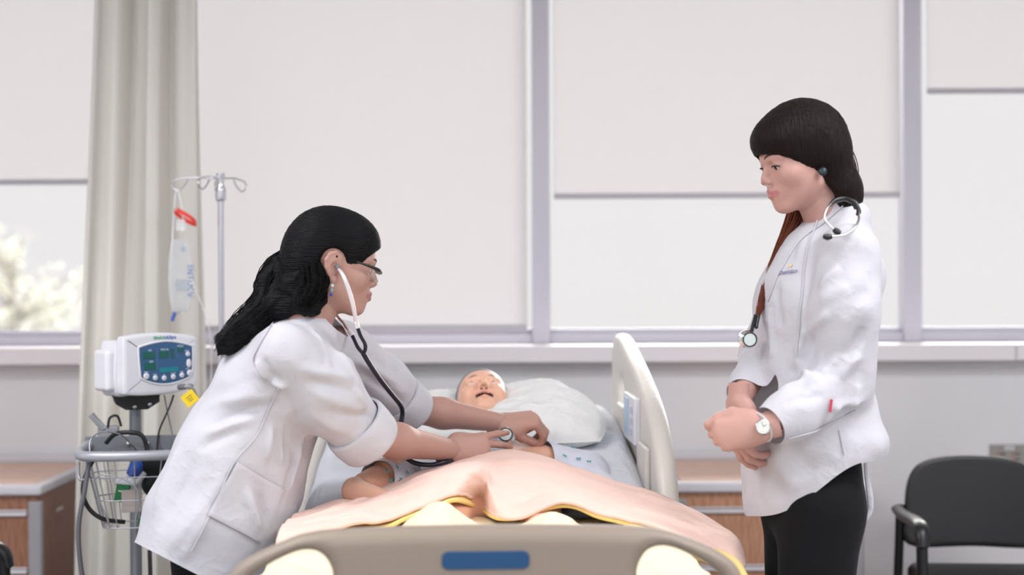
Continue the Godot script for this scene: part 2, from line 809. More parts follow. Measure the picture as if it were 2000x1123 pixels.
func make_materials() -> void:
	M["weave"] = weave_texture(16)
	var wn := FastNoiseLite.new()
	wn.seed = 8
	wn.frequency = 0.009
	wn.fractal_type = FastNoiseLite.FRACTAL_RIDGED
	wn.fractal_octaves = 3
	wn.fractal_gain = 0.4
	wn.domain_warp_enabled = true
	wn.domain_warp_amplitude = 40.0
	wn.domain_warp_frequency = 0.006
	var wt := NoiseTexture2D.new()
	wt.width = 512
	wt.height = 512
	wt.seamless = true
	wt.seamless_blend_skirt = 0.3
	wt.noise = wn
	wt.generate_mipmaps = false
	M["creases"] = wt
	M["hair_grain"] = noise_tex(0.02, ramp(Color.BLACK, Color.WHITE, 0.2, 0.8), 19, 4)
	M["wall"] = grainy(mat(Color(0.875, 0.87, 0.88), 0.8), 0.012, 0.012, 0.35, 5)
	M["ceiling"] = mat(Color(0.9, 0.9, 0.89), 0.9)
	M["floor"] = grainy(mat(Color(0.72, 0.71, 0.7), 0.35), 0.05, 0.12, 2.0, 9)
	M["frame_paint"] = mat(Color(0.80, 0.79, 0.83), 0.45)
	M["sill"] = mat(Color(0.89, 0.87, 0.88), 0.35)
	var gl := mat(Color(0.98, 0.99, 1.0, 0.04), 0.02)
	gl.metallic_specular = 0.12
	gl.transparency = BaseMaterial3D.TRANSPARENCY_ALPHA
	M["glass"] = gl
	M["chrome"] = mat(Color(0.82, 0.82, 0.84), 0.16, 1.0)
	M["steel"] = mat(Color(0.62, 0.63, 0.65), 0.3, 1.0)
	M["black"] = mat(Color(0.055, 0.055, 0.06), 0.5)
	M["rubber"] = mat(Color(0.075, 0.075, 0.085), 0.45)
	M["white_plastic"] = mat(Color(0.86, 0.86, 0.88), 0.38)
	M["bed_plastic"] = mat(Color(0.85, 0.83, 0.80), 0.4)
	M["foot_plastic"] = mat(Color(0.56, 0.51, 0.46), 0.5)
	M["grey_metal"] = mat(Color(0.52, 0.535, 0.56), 0.4, 0.4)
	M["dark_grey"] = mat(Color(0.16, 0.165, 0.18), 0.5)
	M["coat"] = creased(cloth(Color(0.79, 0.785, 0.81), 0.55), 0.34, 2.2)
	M["sheet"] = creased(cloth(Color(0.83, 0.84, 0.87), 0.2), 0.4, 2.0)
	M["pillow"] = creased(cloth(Color(0.86, 0.86, 0.855), 0.2), 0.7, 2.0)
	M["trousers"] = cloth(Color(0.075, 0.075, 0.085), 0.0, 0.9, 0.1)
	M["fill_glow"] = mat(Color(0.95, 0.95, 0.95), 0.5)  # glowing face of the added fill panels
	M["fill_glow"].emission_enabled = true
	M["fill_glow"].emission = Color(1.0, 0.98, 0.95)
	M["fill_glow"].emission_energy_multiplier = 1.5

# ---------------------------------------------------------------- the room
const WALLZ := -5.3
const WINZ := -5.44
const MULL := [-2.73, -1.294, 0.111, 1.519, 2.925]     # middles of the mullions
const SILLH := 1.125
const HEADH := 2.62

func wallbox(called: String, lo: Vector3, hi: Vector3, m: Material) -> MeshInstance3D:
	return struct(called, rbox(hi - lo, 0.001, (lo + hi) / 2, 1), m)

func build_room() -> void:
	wallbox("floor", Vector3(-3.4, -0.1, -5.5), Vector3(3.5, 0, 2.6), M.floor)
	wallbox("ceiling", Vector3(-3.4, 2.8, -5.5), Vector3(3.5, 2.92, 2.6), M.ceiling)
	wallbox("wall_left", Vector3(-3.4, 0, -5.5), Vector3(-3.2, 2.8, 2.6), M.wall)
	wallbox("wall_right", Vector3(3.3, 0, -5.5), Vector3(3.5, 2.8, 2.6), M.wall)
	wallbox("wall_front", Vector3(-3.2, 0, 2.4), Vector3(3.3, 2.8, 2.6), M.wall)
	# the window wall: below the sill, above the windows, and the two ends
	var g := rbox(Vector3(6.5, SILLH - 0.06, 0.2), 0.001, Vector3(0.05, (SILLH - 0.06) / 2, WALLZ - 0.1), 1)
	g.add(rbox(Vector3(6.5, 2.8 - HEADH, 0.2), 0.001, Vector3(0.05, (2.8 + HEADH) / 2, WALLZ - 0.1), 1))
	g.add(rbox(Vector3(0.45, HEADH - SILLH + 0.06, 0.2), 0.001, Vector3(-2.975, (HEADH + SILLH - 0.06) / 2, WALLZ - 0.1), 1))
	g.add(rbox(Vector3(0.36, HEADH - SILLH + 0.06, 0.2), 0.001, Vector3(3.12, (HEADH + SILLH - 0.06) / 2, WALLZ - 0.1), 1))
	struct("wall_back", g, M.wall)
	# ledge under the windows, in lengths that butt together
	var n := 1
	for s in [[-2.75, -1.45], [-1.45, 0.42], [0.42, 1.845], [1.845, 2.94]]:
		struct("trim_%d" % n, rbox(Vector3(s[1] - s[0] - 0.002, 0.062, 0.30), 0.006, Vector3((s[0] + s[1]) / 2, SILLH - 0.031, -5.35)), M.sill)
		n += 1
	struct("baseboard_back", rbox(Vector3(6.5, 0.1, 0.015), 0.004, Vector3(0.05, 0.05, WALLZ + 0.0075)), M.dark_grey)
	for k in 4:
		var w := Node3D.new()
		w.name = "window_%d" % (k + 1)
		w.set_meta("kind", "structure")
		add_child(w)
		w.position = Vector3((MULL[k] + MULL[k + 1]) / 2, SILLH, WINZ)
		base_of[w] = w.position
		var l: float = MULL[k]
		var r: float = MULL[k + 1]
		part("mullion", rbox(Vector3(0.069, HEADH - SILLH, 0.09), 0.004, Vector3(l, (HEADH + SILLH) / 2, WINZ + 0.01)), M.frame_paint, w)
		if k == 3:
			part("mullion", rbox(Vector3(0.069, HEADH - SILLH, 0.09), 0.004, Vector3(r, (HEADH + SILLH) / 2, WINZ + 0.01)), M.frame_paint, w)
		part("bottom_rail", rbox(Vector3(r - l - 0.069, 0.034, 0.08), 0.004, Vector3((l + r) / 2, SILLH + 0.017, WINZ)), M.frame_paint, w)
		part("bottom_bead", rbox(Vector3(r - l - 0.069, 0.02, 0.03), 0.003, Vector3((l + r) / 2, SILLH + 0.044, WINZ - 0.01)), M.frame_paint, w)
		part("top_rail", rbox(Vector3(r - l - 0.069, 0.06, 0.08), 0.004, Vector3((l + r) / 2, HEADH - 0.03, WINZ)), M.frame_paint, w)
		part("pane", rbox(Vector3(r - l - 0.07, HEADH - SILLH - 0.09, 0.006), 0.001, Vector3((l + r) / 2, (HEADH + SILLH) / 2, WINZ - 0.015), 1), M.glass, w)
	var idx := 0
	var spots := ["left of the bed, nearest the windows", "right of the bed, nearest the windows", "left of the photographer", "right of the photographer", "behind the photographer, on the left", "behind the photographer, on the right"]
	for p in FILL_PANELS:  # out of view, added to brighten the room
		var t := thing("fill_panel", "added unseen light panel on the ceiling " + spots[idx], "ceiling lamp", p, "added ceiling fill lights")
		part("housing", rbox(Vector3(1.26, 0.04, 0.66), 0.004, p + Vector3(0, 0.02, 0)), M.frame_paint, t)
		part("diffuser", rbox(Vector3(1.2, 0.02, 0.6), 0.004, p + Vector3(0, -0.01, 0)), M.fill_glow, t)
		idx += 1

func build_outside() -> void:
	# a leafy tree across the yard, seen through the left window, glare put into its pale colours
	var t := thing("garden_tree", "leafy tree outside, glare painted into its pale colours, seen low through the window left of the curtain", "tree", Vector3(-5.95, -3.5, -17.0))
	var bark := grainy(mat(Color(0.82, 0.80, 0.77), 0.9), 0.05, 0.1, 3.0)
	var br := tube([Vector3(-5.95, -3.5, -17), Vector3(-5.9, -1.5, -17), Vector3(-6.0, 0.0, -17), Vector3(-5.95, 1.4, -17)], [0.16, 0.12, 0.08, 0.03], 8, 3)
	var r := RandomNumberGenerator.new()
	r.seed = 21
	var tips := []
	for k in 26:
		var a := r.randf() * TAU
		var y0 := r.randf_range(0.2, 1.5)
		var reach := r.randf_range(0.3, 0.8)
		var p0 := Vector3(-5.95, y0, -17)
		var p1 := p0 + Vector3(cos(a) * reach, r.randf_range(0.15, 0.7), sin(a) * reach)
		br.add(tube([p0, p0.lerp(p1, 0.5) + Vector3(0, 0.06, 0), p1], [0.035, 0.02, 0.008], 5, 2))
		tips.append([p0, p1])
	part("trunk", br, bark, t)
	var mm := MultiMesh.new()
	mm.transform_format = MultiMesh.TRANSFORM_3D
	var lf := G.new()
	for s in [0, 1]:
		var k0 := lf.v.size()
		for p in [Vector3(0, 0, 0), Vector3(0.028, 0.045, 0.006), Vector3(0, 0.11, 0), Vector3(-0.028, 0.045, 0.006)]:
			lf.v.append(p)
		lf.quad(k0, k0 + 3, k0 + 2, k0 + 1)
		break
	lf.normals()
	mm.mesh = lf.mesh()
	mm.instance_count = 800
	for k in 800:
		var tp = tips[r.randi() % tips.size()]
		var p: Vector3 = tp[0].lerp(tp[1], r.randf_range(0.35, 1.05)) + Vector3(r.randfn(0, 0.13), r.randfn(0, 0.13), r.randfn(0, 0.13))
		mm.set_instance_transform(k, Transform3D(Basis.from_euler(Vector3(r.randf() * TAU, r.randf() * TAU, r.randf() * TAU)).scaled(Vector3.ONE * r.randf_range(0.7, 1.3)), p - t.position))
	var o := MultiMeshInstance3D.new()
	o.name = "foliage"
	o.multimesh = mm
	var lm := mat(Color(0.91, 0.915, 0.86), 0.7)  # leaf colour paled to stand in for overexposed glare
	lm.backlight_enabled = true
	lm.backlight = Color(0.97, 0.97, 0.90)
	o.material_override = lm
	o.set_meta("kind", "stuff")
	t.add_child(o)

func build_blinds() -> void:
	var fab := cloth(Color(0.62, 0.61, 0.615), 0.5, 0.9, 0.0, 0.1, 60.0)
	fab.backlight = Color(0.95, 0.945, 0.95)
	var bar := mat(Color(0.72, 0.71, 0.73), 0.5)
	var low := [1.747, 1.192, 1.685, 2.075]
	var says := ["white roller blind in the window left of the curtain, half drawn", "white roller blind drawn down almost to the sill behind the seated bedside scene", "white roller blind ending level with the standing woman's chin", "white roller blind at the far right, ending highest of the blinds"]
	says[1] = "white roller blind in the middle window, drawn down almost to the sill"
	for k in 4:
		var l: float = MULL[k] + 0.048
		var r: float = MULL[k + 1] - 0.055
		var y: float = low[k]
		var c := (l + r) / 2
		var t := thing("roller_blind", says[k], "blind", Vector3(c, y, WINZ + 0.075))
		part("fabric", rbox(Vector3(r - l, HEADH - 0.03 - y, 0.0016), 0.0005, Vector3(c, (HEADH - 0.03 + y) / 2, WINZ + 0.075), 1), fab, t)
		part("bottom_bar", rbox(Vector3(r - l, 0.021, 0.012), 0.004, Vector3(c, y - 0.004, WINZ + 0.075)), bar, t)
		part("roller", tube([Vector3(l, HEADH - 0.035, WINZ + 0.1), Vector3(r, HEADH - 0.035, WINZ + 0.1)], 0.022, 12), bar, t)

func build_curtain() -> void:
	# a privacy curtain gathered against the window, hanging from a ceiling track
	var t := thing("privacy_curtain", "long cream curtain gathered in soft folds behind the monitor stand", "curtain", Vector3(-1.23, 0.1, -4.75))
	var rows := []
	var nr := 60
	for r in nr + 1:
		var f := float(r) / nr                  # 0 top .. 1 bottom
		var y := lerpf(2.74, 0.1, f)
		var row := []
		var l := lerpf(-1.375, -1.475, smoothstep(0.0, 1.0, f))
		var w := lerpf(0.345, 0.455, smoothstep(0.1, 0.9, f))
		for k in 161:
			var u := float(k) / 160
			var x := l + w * u
			# wide soft folds with a few sharp turns
			var z := 0.055 * sin(u * 13.0 + 0.6 + 0.25 * f) + 0.028 * sin(u * 31.0 + 1.1 - 0.5 * f) + 0.01 * sin(u * 57.0 + f * 2.0)
			z += 0.012 * sin(f * 5.0 + u * 9.0)
			x += 0.016 * cos(u * 13.0 + 0.6) + 0.012 * sin(u * 31.0 + f * 0.8)
			row.append(Vector3(x, y, -4.75 + z))
		rows.append(row)
	var m := cloth(Color(0.875, 0.865, 0.84), 0.72, 0.9, 0.1, 0.2, 40.0)
	var cl := part("cloth", sheet(rows), m, t)
	var hem := []
	for k in 161:
		hem.append(rows[nr][k] + Vector3(0, 0.01, 0))
	part("hem", tube(hem, 0.004, 6), m, cl)
	part("track", rbox(Vector3(1.2, 0.03, 0.03), 0.004, Vector3(-1.35, 2.775, -4.75)), M.white_plastic, t)
	for k in 8:
		part("hook", tube([rows[0][k * 20 + 8] + Vector3(0, -0.02, 0), rows[0][k * 20 + 8] + Vector3(0, 0.03, 0)], 0.003, 6), M.steel, t)

# ---------------------------------------------------------------- bedside cabinets
func cabinet(x0: float, x1: float, label: String, side: Material, face: Material) -> Node3D:
	var zb := -5.28
	var zf := -4.66
	var h := 0.70
	var c := (x0 + x1) / 2
	var w := x1 - x0
	var t := thing("bedside_cabinet", label, "cabinet", Vector3(c, 0, (zb + zf) / 2))
	var top := wood(Color(0.80, 0.66, 0.58), Color(0.86, 0.73, 0.66))
	var edge := mat(Color(0.80, 0.79, 0.81), 0.4)
	var grey := mat(Color(0.60, 0.59, 0.61), 0.45)
	part("body", rbox(Vector3(w - 0.02, h - 0.07, zf - zb - 0.03), 0.004, Vector3(c, (h - 0.07) / 2 + 0.05, (zb + zf) / 2 - 0.005)), side, t)
	part("plinth", rbox(Vector3(w - 0.06, 0.06, zf - zb - 0.08), 0.004, Vector3(c, 0.03, (zb + zf) / 2 - 0.01)), M.dark_grey, t)
	part("top", rbox(Vector3(w - 0.05, 0.026, zf - zb - 0.06), 0.003, Vector3(c, h - 0.013, (zb + zf) / 2)), top, t)
	# rounded grey edging that runs round the top and stands up a little at the back
	var ed := rbox(Vector3(w + 0.02, 0.036, 0.035), 0.012, Vector3(c, h - 0.016, zf - 0.012), 3)
	for s in [x0, x1]:
		ed.add(rbox(Vector3(0.035, 0.036, zf - zb), 0.012, Vector3(s + (0.008 if s == x0 else -0.008), h - 0.016, (zb + zf) / 2), 3))
	part("top_edging", ed, edge, t)
	part("back_upstand", rbox(Vector3(w, 0.028, 0.02), 0.006, Vector3(c, h + 0.01, zb + 0.012)), edge, t)
	for s in [x0 + 0.02, x1 - 0.02]:
		part("corner_post", rbox(Vector3(0.045, h - 0.09, 0.03), 0.008, Vector3(s, h / 2 - 0.01, zf - 0.03)), grey, t)
	var y := h - 0.052
	for dh in [0.19, 0.19, 0.19]:
		part("drawer_rail", rbox(Vector3(w - 0.09, 0.05, 0.012), 0.003, Vector3(c, y - 0.022, zf - 0.034)), grey, t)
		var lip := rbox(Vector3(w - 0.09, 0.014, 0.028), 0.005, Vector3(c, y - 0.045, zf - 0.022))
		lip.add(rbox(Vector3(w - 0.09, 0.005, 0.022), 0.002, Vector3(c, y - 0.033, zf - 0.026)))
		var dr := part("drawer", rbox(Vector3(w - 0.09, dh - 0.06, 0.018), 0.003, Vector3(c, y - 0.052 - (dh - 0.06) / 2, zf - 0.03)), face, t)
		part("pull", lip, edge, dr)
		y -= dh
	return t

func build_cabinets() -> void:
	var a := cabinet(-2.15, -1.555, "wood-fronted bedside cabinet at the far left, beside the cream curtain", wood(Color(0.52, 0.35, 0.27), Color(0.60, 0.42, 0.33), true), wood(Color(0.33, 0.26, 0.23), Color(0.40, 0.32, 0.28)))  # darker woods than the right cabinet: its shade is put into the colour
	part("asset_label", rbox(Vector3(0.001, 0.011, 0.07), 0.0004, Vector3(-1.563, 0.585, -4.90)), mat(Color(0.85, 0.83, 0.8), 0.5), a, "small pale asset sticker")
	cabinet(0.53, 1.155, "wood-fronted bedside cabinet between the bed rail and the standing woman", wood(Color(0.66, 0.47, 0.36), Color(0.74, 0.55, 0.43), true), wood(Color(0.62, 0.42, 0.32), Color(0.72, 0.52, 0.41)))

# ---------------------------------------------------------------- armchairs
func make_chair(label: String, x: Transform3D) -> Node3D:
	var t := thing("armchair", label, "chair", Vector3.ZERO)
	var vinyl := grainy(mat(Color(0.055, 0.06, 0.068), 0.4), 0.08, 0.2, 6.0, 4, 0.15)
	var hard := mat(Color(0.05, 0.055, 0.065), 0.36)
	# local: x across, y up, z towards the sitter's front
	var bp := curve2([Vector2(-0.225, 0.50), Vector2(-0.235, 0.62), Vector2(-0.215, 0.73), Vector2(-0.15, 0.785), Vector2(0, 0.80), Vector2(0.15, 0.785), Vector2(0.215, 0.73), Vector2(0.235, 0.62), Vector2(0.225, 0.50), Vector2(0, 0.487)], 6)
	var bx := Transform3D(Basis(Vector3.RIGHT, deg_to_rad(-8.0)), Vector3(0, 0.03, -0.16))
	var bk := extr(bp, 0.05, 0.018, bx)
	for k in bk.v.size():
		bk.v[k].z += 1.1 * bk.v[k].x * bk.v[k].x
	part("backrest", bk.normals() if false else bk, vinyl, t)
	var seat := rbox(Vector3(0.47, 0.07, 0.46), 0.03, Vector3(0, 0.435, 0.06), 4)
	part("seat", seat, vinyl, t)
	for s in [-1.0, 1.0]:
		var pts := [Vector3(s * 0.272, 0.0, 0.27), Vector3(s * 0.272, 0.5, 0.262), Vector3(s * 0.272, 0.625, 0.235), Vector3(s * 0.272, 0.655, 0.15), Vector3(s * 0.272, 0.645, -0.12)]
		part("leg", tube([Vector3(s * 0.272, 0.0, 0.27), Vector3(s * 0.272, 0.3, 0.266), Vector3(s * 0.272, 0.55, 0.262), Vector3(s * 0.272, 0.63, 0.255)], 0.018, 10, 3), hard, t)
		part("leg", tube([Vector3(s * 0.26, 0.0, -0.27), Vector3(s * 0.255, 0.42, -0.2), Vector3(s * 0.25, 0.66, -0.185)], 0.016, 10, 3), hard, t)
		var arm := tube([Vector3(s * 0.272, 0.60, 0.275), Vector3(s * 0.272, 0.648, 0.255), Vector3(s * 0.272, 0.662, 0.19), Vector3(s * 0.272, 0.652, 0.0), Vector3(s * 0.262, 0.648, -0.17)], [0.02, 0.026, 0.027, 0.026, 0.022], 12, 5, false, true, 0.7, Vector3.UP)
		part("armrest", arm, hard, t)
	part("cross_bar", tube([Vector3(-0.255, 0.39, -0.16), Vector3(0.255, 0.39, -0.16)], 0.012, 8), hard, t)
	part("cross_bar", tube([Vector3(-0.272, 0.37, 0.22), Vector3(0.272, 0.37, 0.22)], 0.012, 8), hard, t)
	t.transform = x.scaled_local(Vector3.ONE * 0.95)
	return t

func build_chairs() -> void:
	make_chair("black armchair with rounded backrest under the wall socket at the right", Transform3D(Basis(Vector3.UP, deg_to_rad(-4.0)), Vector3(1.49, 0, -4.45)))
	make_chair("black armchair mostly out of view, one armrest tip showing at the lower left", Transform3D(Basis(Vector3.UP, deg_to_rad(90.0)), Vector3(-1.672, 0, -3.72)))

func build_wall_panel() -> void:
	var p := at(1974, 889, 5.29)
	p.z = WALLZ + 0.006
	var t := thing("socket_plate", "brushed steel socket plate with coloured jacks on the wall above the black armchair", "socket", p)
	part("plate", rbox(Vector3(0.148, 0.078, 0.01), 0.003, p), mat(Color(0.60, 0.585, 0.56), 0.4, 0.5), t)
	part("name_tag", rbox(Vector3(0.036, 0.015, 0.004), 0.001, p + Vector3(-0.004, 0.0265, 0.006)), M.white_plastic, t, "white name tag")
	text_mesh("JC-41", 0.0125, 0.0006, M.dark_grey, "lettering", t, Transform3D(Basis(), p + Vector3(-0.004, 0.0265, 0.0085)))
	var cs := [Color(0.75, 0.22, 0.2), Color(0.08, 0.07, 0.08), Color(0.06, 0.36, 0.30), Color(0.72, 0.2, 0.2), Color(0.08, 0.09, 0.08), Color(0.1, 0.2, 0.16)]
	var jx := [-0.044, -0.033, -0.022, 0.010, 0.021, 0.031]
	for row in 2:
		for k in 6:
			part("jack", tube([p + Vector3(jx[k], 0.005 - 0.02 * row, 0.003), p + Vector3(jx[k], 0.005 - 0.02 * row, 0.009)], 0.0036, 8), mat(cs[k], 0.5), t)
	for s in [-0.034, 0.022]:
		part("screw", tube([p + Vector3(s, 0.0295, 0.004), p + Vector3(s, 0.0295, 0.008)], 0.0045, 8), M.steel, t)

# ---------------------------------------------------------------- drip stand and its bag
func build_iv_stand() -> void:
	var d := 4.42
	var top := at(431, 341, d)
	var x := top.x
	var z := top.z
	var t := thing("drip_stand", "chrome drip stand with four bag hooks behind the bending woman", "drip stand", Vector3(x, 0, z))
	part("pole", tube([Vector3(x, 0.08, z), Vector3(x, 1.2, z)], 0.0125, 16), M.chrome, t)
	part("inner_pole", tube([Vector3(x, 1.15, z), Vector3(x, top.y - 0.03, z)], 0.0092, 16), M.chrome, t)
	var ty := top.y
	part("collar", lathe([Vector2(0.0, ty + 0.004), Vector2(0.0135, ty + 0.004), Vector2(0.0135, ty + 0.004), Vector2(0.0135, ty - 0.008), Vector2(0.009, ty - 0.03), Vector2(0.015, ty - 0.042), Vector2(0.0165, ty - 0.047), Vector2(0.0165, ty - 0.075), Vector2(0.013, ty - 0.083), Vector2(0.0092, ty - 0.083)], 20, Transform3D(Basis(), Vector3(x, 0, z))), M.chrome, t)
	part("clamp_knob", lathe([Vector2(0, 0.03), Vector2(0.014, 0.03), Vector2(0.017, 0.025), Vector2(0.017, 0.006), Vector2(0.008, 0.0), Vector2(0, 0)], 12, Transform3D(Basis(Vector3.RIGHT, PI / 2), Vector3(x, 1.19, z + 0.012))), M.black, t)
	# each hook: an arm out from the collar that curls down and back in an open loop
	for dir in [Vector3(-1, 0, 0.0), Vector3(0.52, 0, -0.6), Vector3(-0.5, 0, 0.86), Vector3(-0.36, 0, -0.9)]:
		var e: Vector3 = dir.normalized() if dir.x != 0.52 else dir
		var r := 0.152 if dir.x == -1 else 0.10
		var c := Vector3(x, ty - 0.012, z)
		var dn := Vector3(0, -1, 0)
		var pts := [c, c + e * (r * 0.5) + Vector3(0, 0.003, 0), c + e * (r - 0.03), c + e * (r - 0.008) + dn * 0.006, c + e * r + dn * 0.02, c + e * (r - 0.008) + dn * 0.033, c + e * (r - 0.022) + dn * 0.036, c + e * (r - 0.04) + dn * 0.02, c + e * (r - 0.05) + dn * 0.003]
		part("hook", tube(pts, 0.0026, 8, 4), M.chrome, t)
	for k in 5:
		var a := TAU * k / 5 + 0.3
		var e := Vector3(cos(a), 0, sin(a))
		var leg := part("leg", tube([Vector3(x, 0.1, z), Vector3(x, 0.095, z) + e * 0.1, Vector3(x, 0.07, z) + e * 0.25], 0.012, 8, 3), M.chrome, t)
		part("caster", tube([Vector3(x, 0.028, z) + e * 0.25 + Vector3(-e.z, 0, e.x) * 0.01, Vector3(x, 0.028, z) + e * 0.25 - Vector3(-e.z, 0, e.x) * 0.01], 0.028, 14), M.rubber, leg)
		part("caster_stem", tube([Vector3(x, 0.03, z) + e * 0.25, Vector3(x, 0.075, z) + e * 0.25], 0.006, 6), M.steel, leg)
	# the bag, seen nearly edge on
	var hook := at(350, 371, d)
	var b := thing("drip_bag", "clear drip bag with blue print hanging from the left hook of the drip stand", "drip bag", at(350, 610, d))
	var clear := mat(Color(0.95, 0.96, 0.97, 0.32), 0.2)
	clear.transparency = BaseMaterial3D.TRANSPARENCY_ALPHA
	var bc := at(352, 540, d)
	var bx := Transform3D(Basis(Vector3.UP, deg_to_rad(52.0)), bc)
	var rows := []
	for r in 25:
		var f := float(r) / 24
		var row := []
		var w := 0.047 * pow(sin(PI * clampf(0.06 + f * 0.9, 0, 1)), 0.22) * lerpf(0.92, 1.0, f)
		var th := 0.016 * pow(sin(PI * f), 0.6) * lerpf(0.5, 1.15, f) + 0.0006
		for k in 24:
			var a := TAU * k / 24
			row.append(bx * Vector3(w * signf(cos(a)) * pow(absf(cos(a)), 0.75), 0.115 - 0.225 * f, th * sin(a)))
		rows.append(row)
	var bag := part("bag", sheet(rows, true), clear, b)
	var ink := mat(Color(0.36, 0.56, 0.82), 0.6)
	var fx := Transform3D(Basis(Vector3.UP, deg_to_rad(52.0)) * Basis(Vector3.BACK, -PI / 2), bc + bx.basis * Vector3(0.024, -0.015, 0.0195))
	text_mesh("INTUCV", 0.030, 0.0004, ink, "lettering", bag, fx)
	text_mesh("IV", 0.024, 0.0004, mat(Color(0.62, 0.74, 0.88), 0.6), "lettering", bag, Transform3D(Basis(Vector3.UP, deg_to_rad(52.0)) * Basis(Vector3.BACK, -0.5), bc + bx.basis * Vector3(0.0, 0.085, 0.0145)))
	for k in 5:
		part("print_line", rbox(Vector3(0.045 - 0.006 * (k % 3), 0.003, 0.0008), 0.0003, Vector3.ZERO, 1).moved(Transform3D(bx.basis, bx * Vector3(-0.012, -0.012 - 0.008 * k, 0.0175))), mat(Color(0.7, 0.77, 0.85), 0.6), bag)
	part("port", tube([bx * Vector3(0, -0.108, 0), at(341, 612, d), at(338, 628, d)], [0.005, 0.004, 0.004], 8, 4), clear, b)
	part("port_clamp", tube([at(342, 609, d), at(336, 627, d)], 0.0052, 8), mat(Color(0.22, 0.36, 0.75), 0.45), b, "blue port clamp")
	var cord := mat(Color(0.95, 0.95, 0.95), 0.5)
	part("hanging_loop", tube([at(355, 452, d), at(357, 415, d), at(351, 385, d), at(348, 372, d), at(345, 371, d + 0.01), at(342, 385, d + 0.01), at(339, 430, d + 0.01), at(336, 480, d + 0.01)], 0.0022, 6, 5), cord, b)
	part("top_tab", rbox(Vector3(0.03, 0.035, 0.004), 0.0018, at(353, 440, d)), clear, b)
	# red tie wound round the neck of the bag
	var ring := []
	for s in [-0.006, 0.006]:
		var row := []
		for k in 27:
			var a := TAU * 0.94 * k / 26 + 2.6
			row.append(at(362, 424, d) + Vector3(0.034 * cos(a), -0.018 * cos(a) + s * 1.2 + 0.012 * sin(a), 0.034 * sin(a)))
		ring.append(row)
	var red := mat(Color(0.93, 0.29, 0.24), 0.5)
	red.backlight_enabled = true
	red.backlight = Color(0.5, 0.12, 0.1)
	part("red_band", sheet(ring), red, b, "red plastic band")
	part("tubing", tube([at(374, 545, d), at(392, 590, d), at(404, 625, d), at(412, 665, d), at(412, 760, d), at(405, 860, d - 0.05)], 0.0022, 6, 6), clear, b)

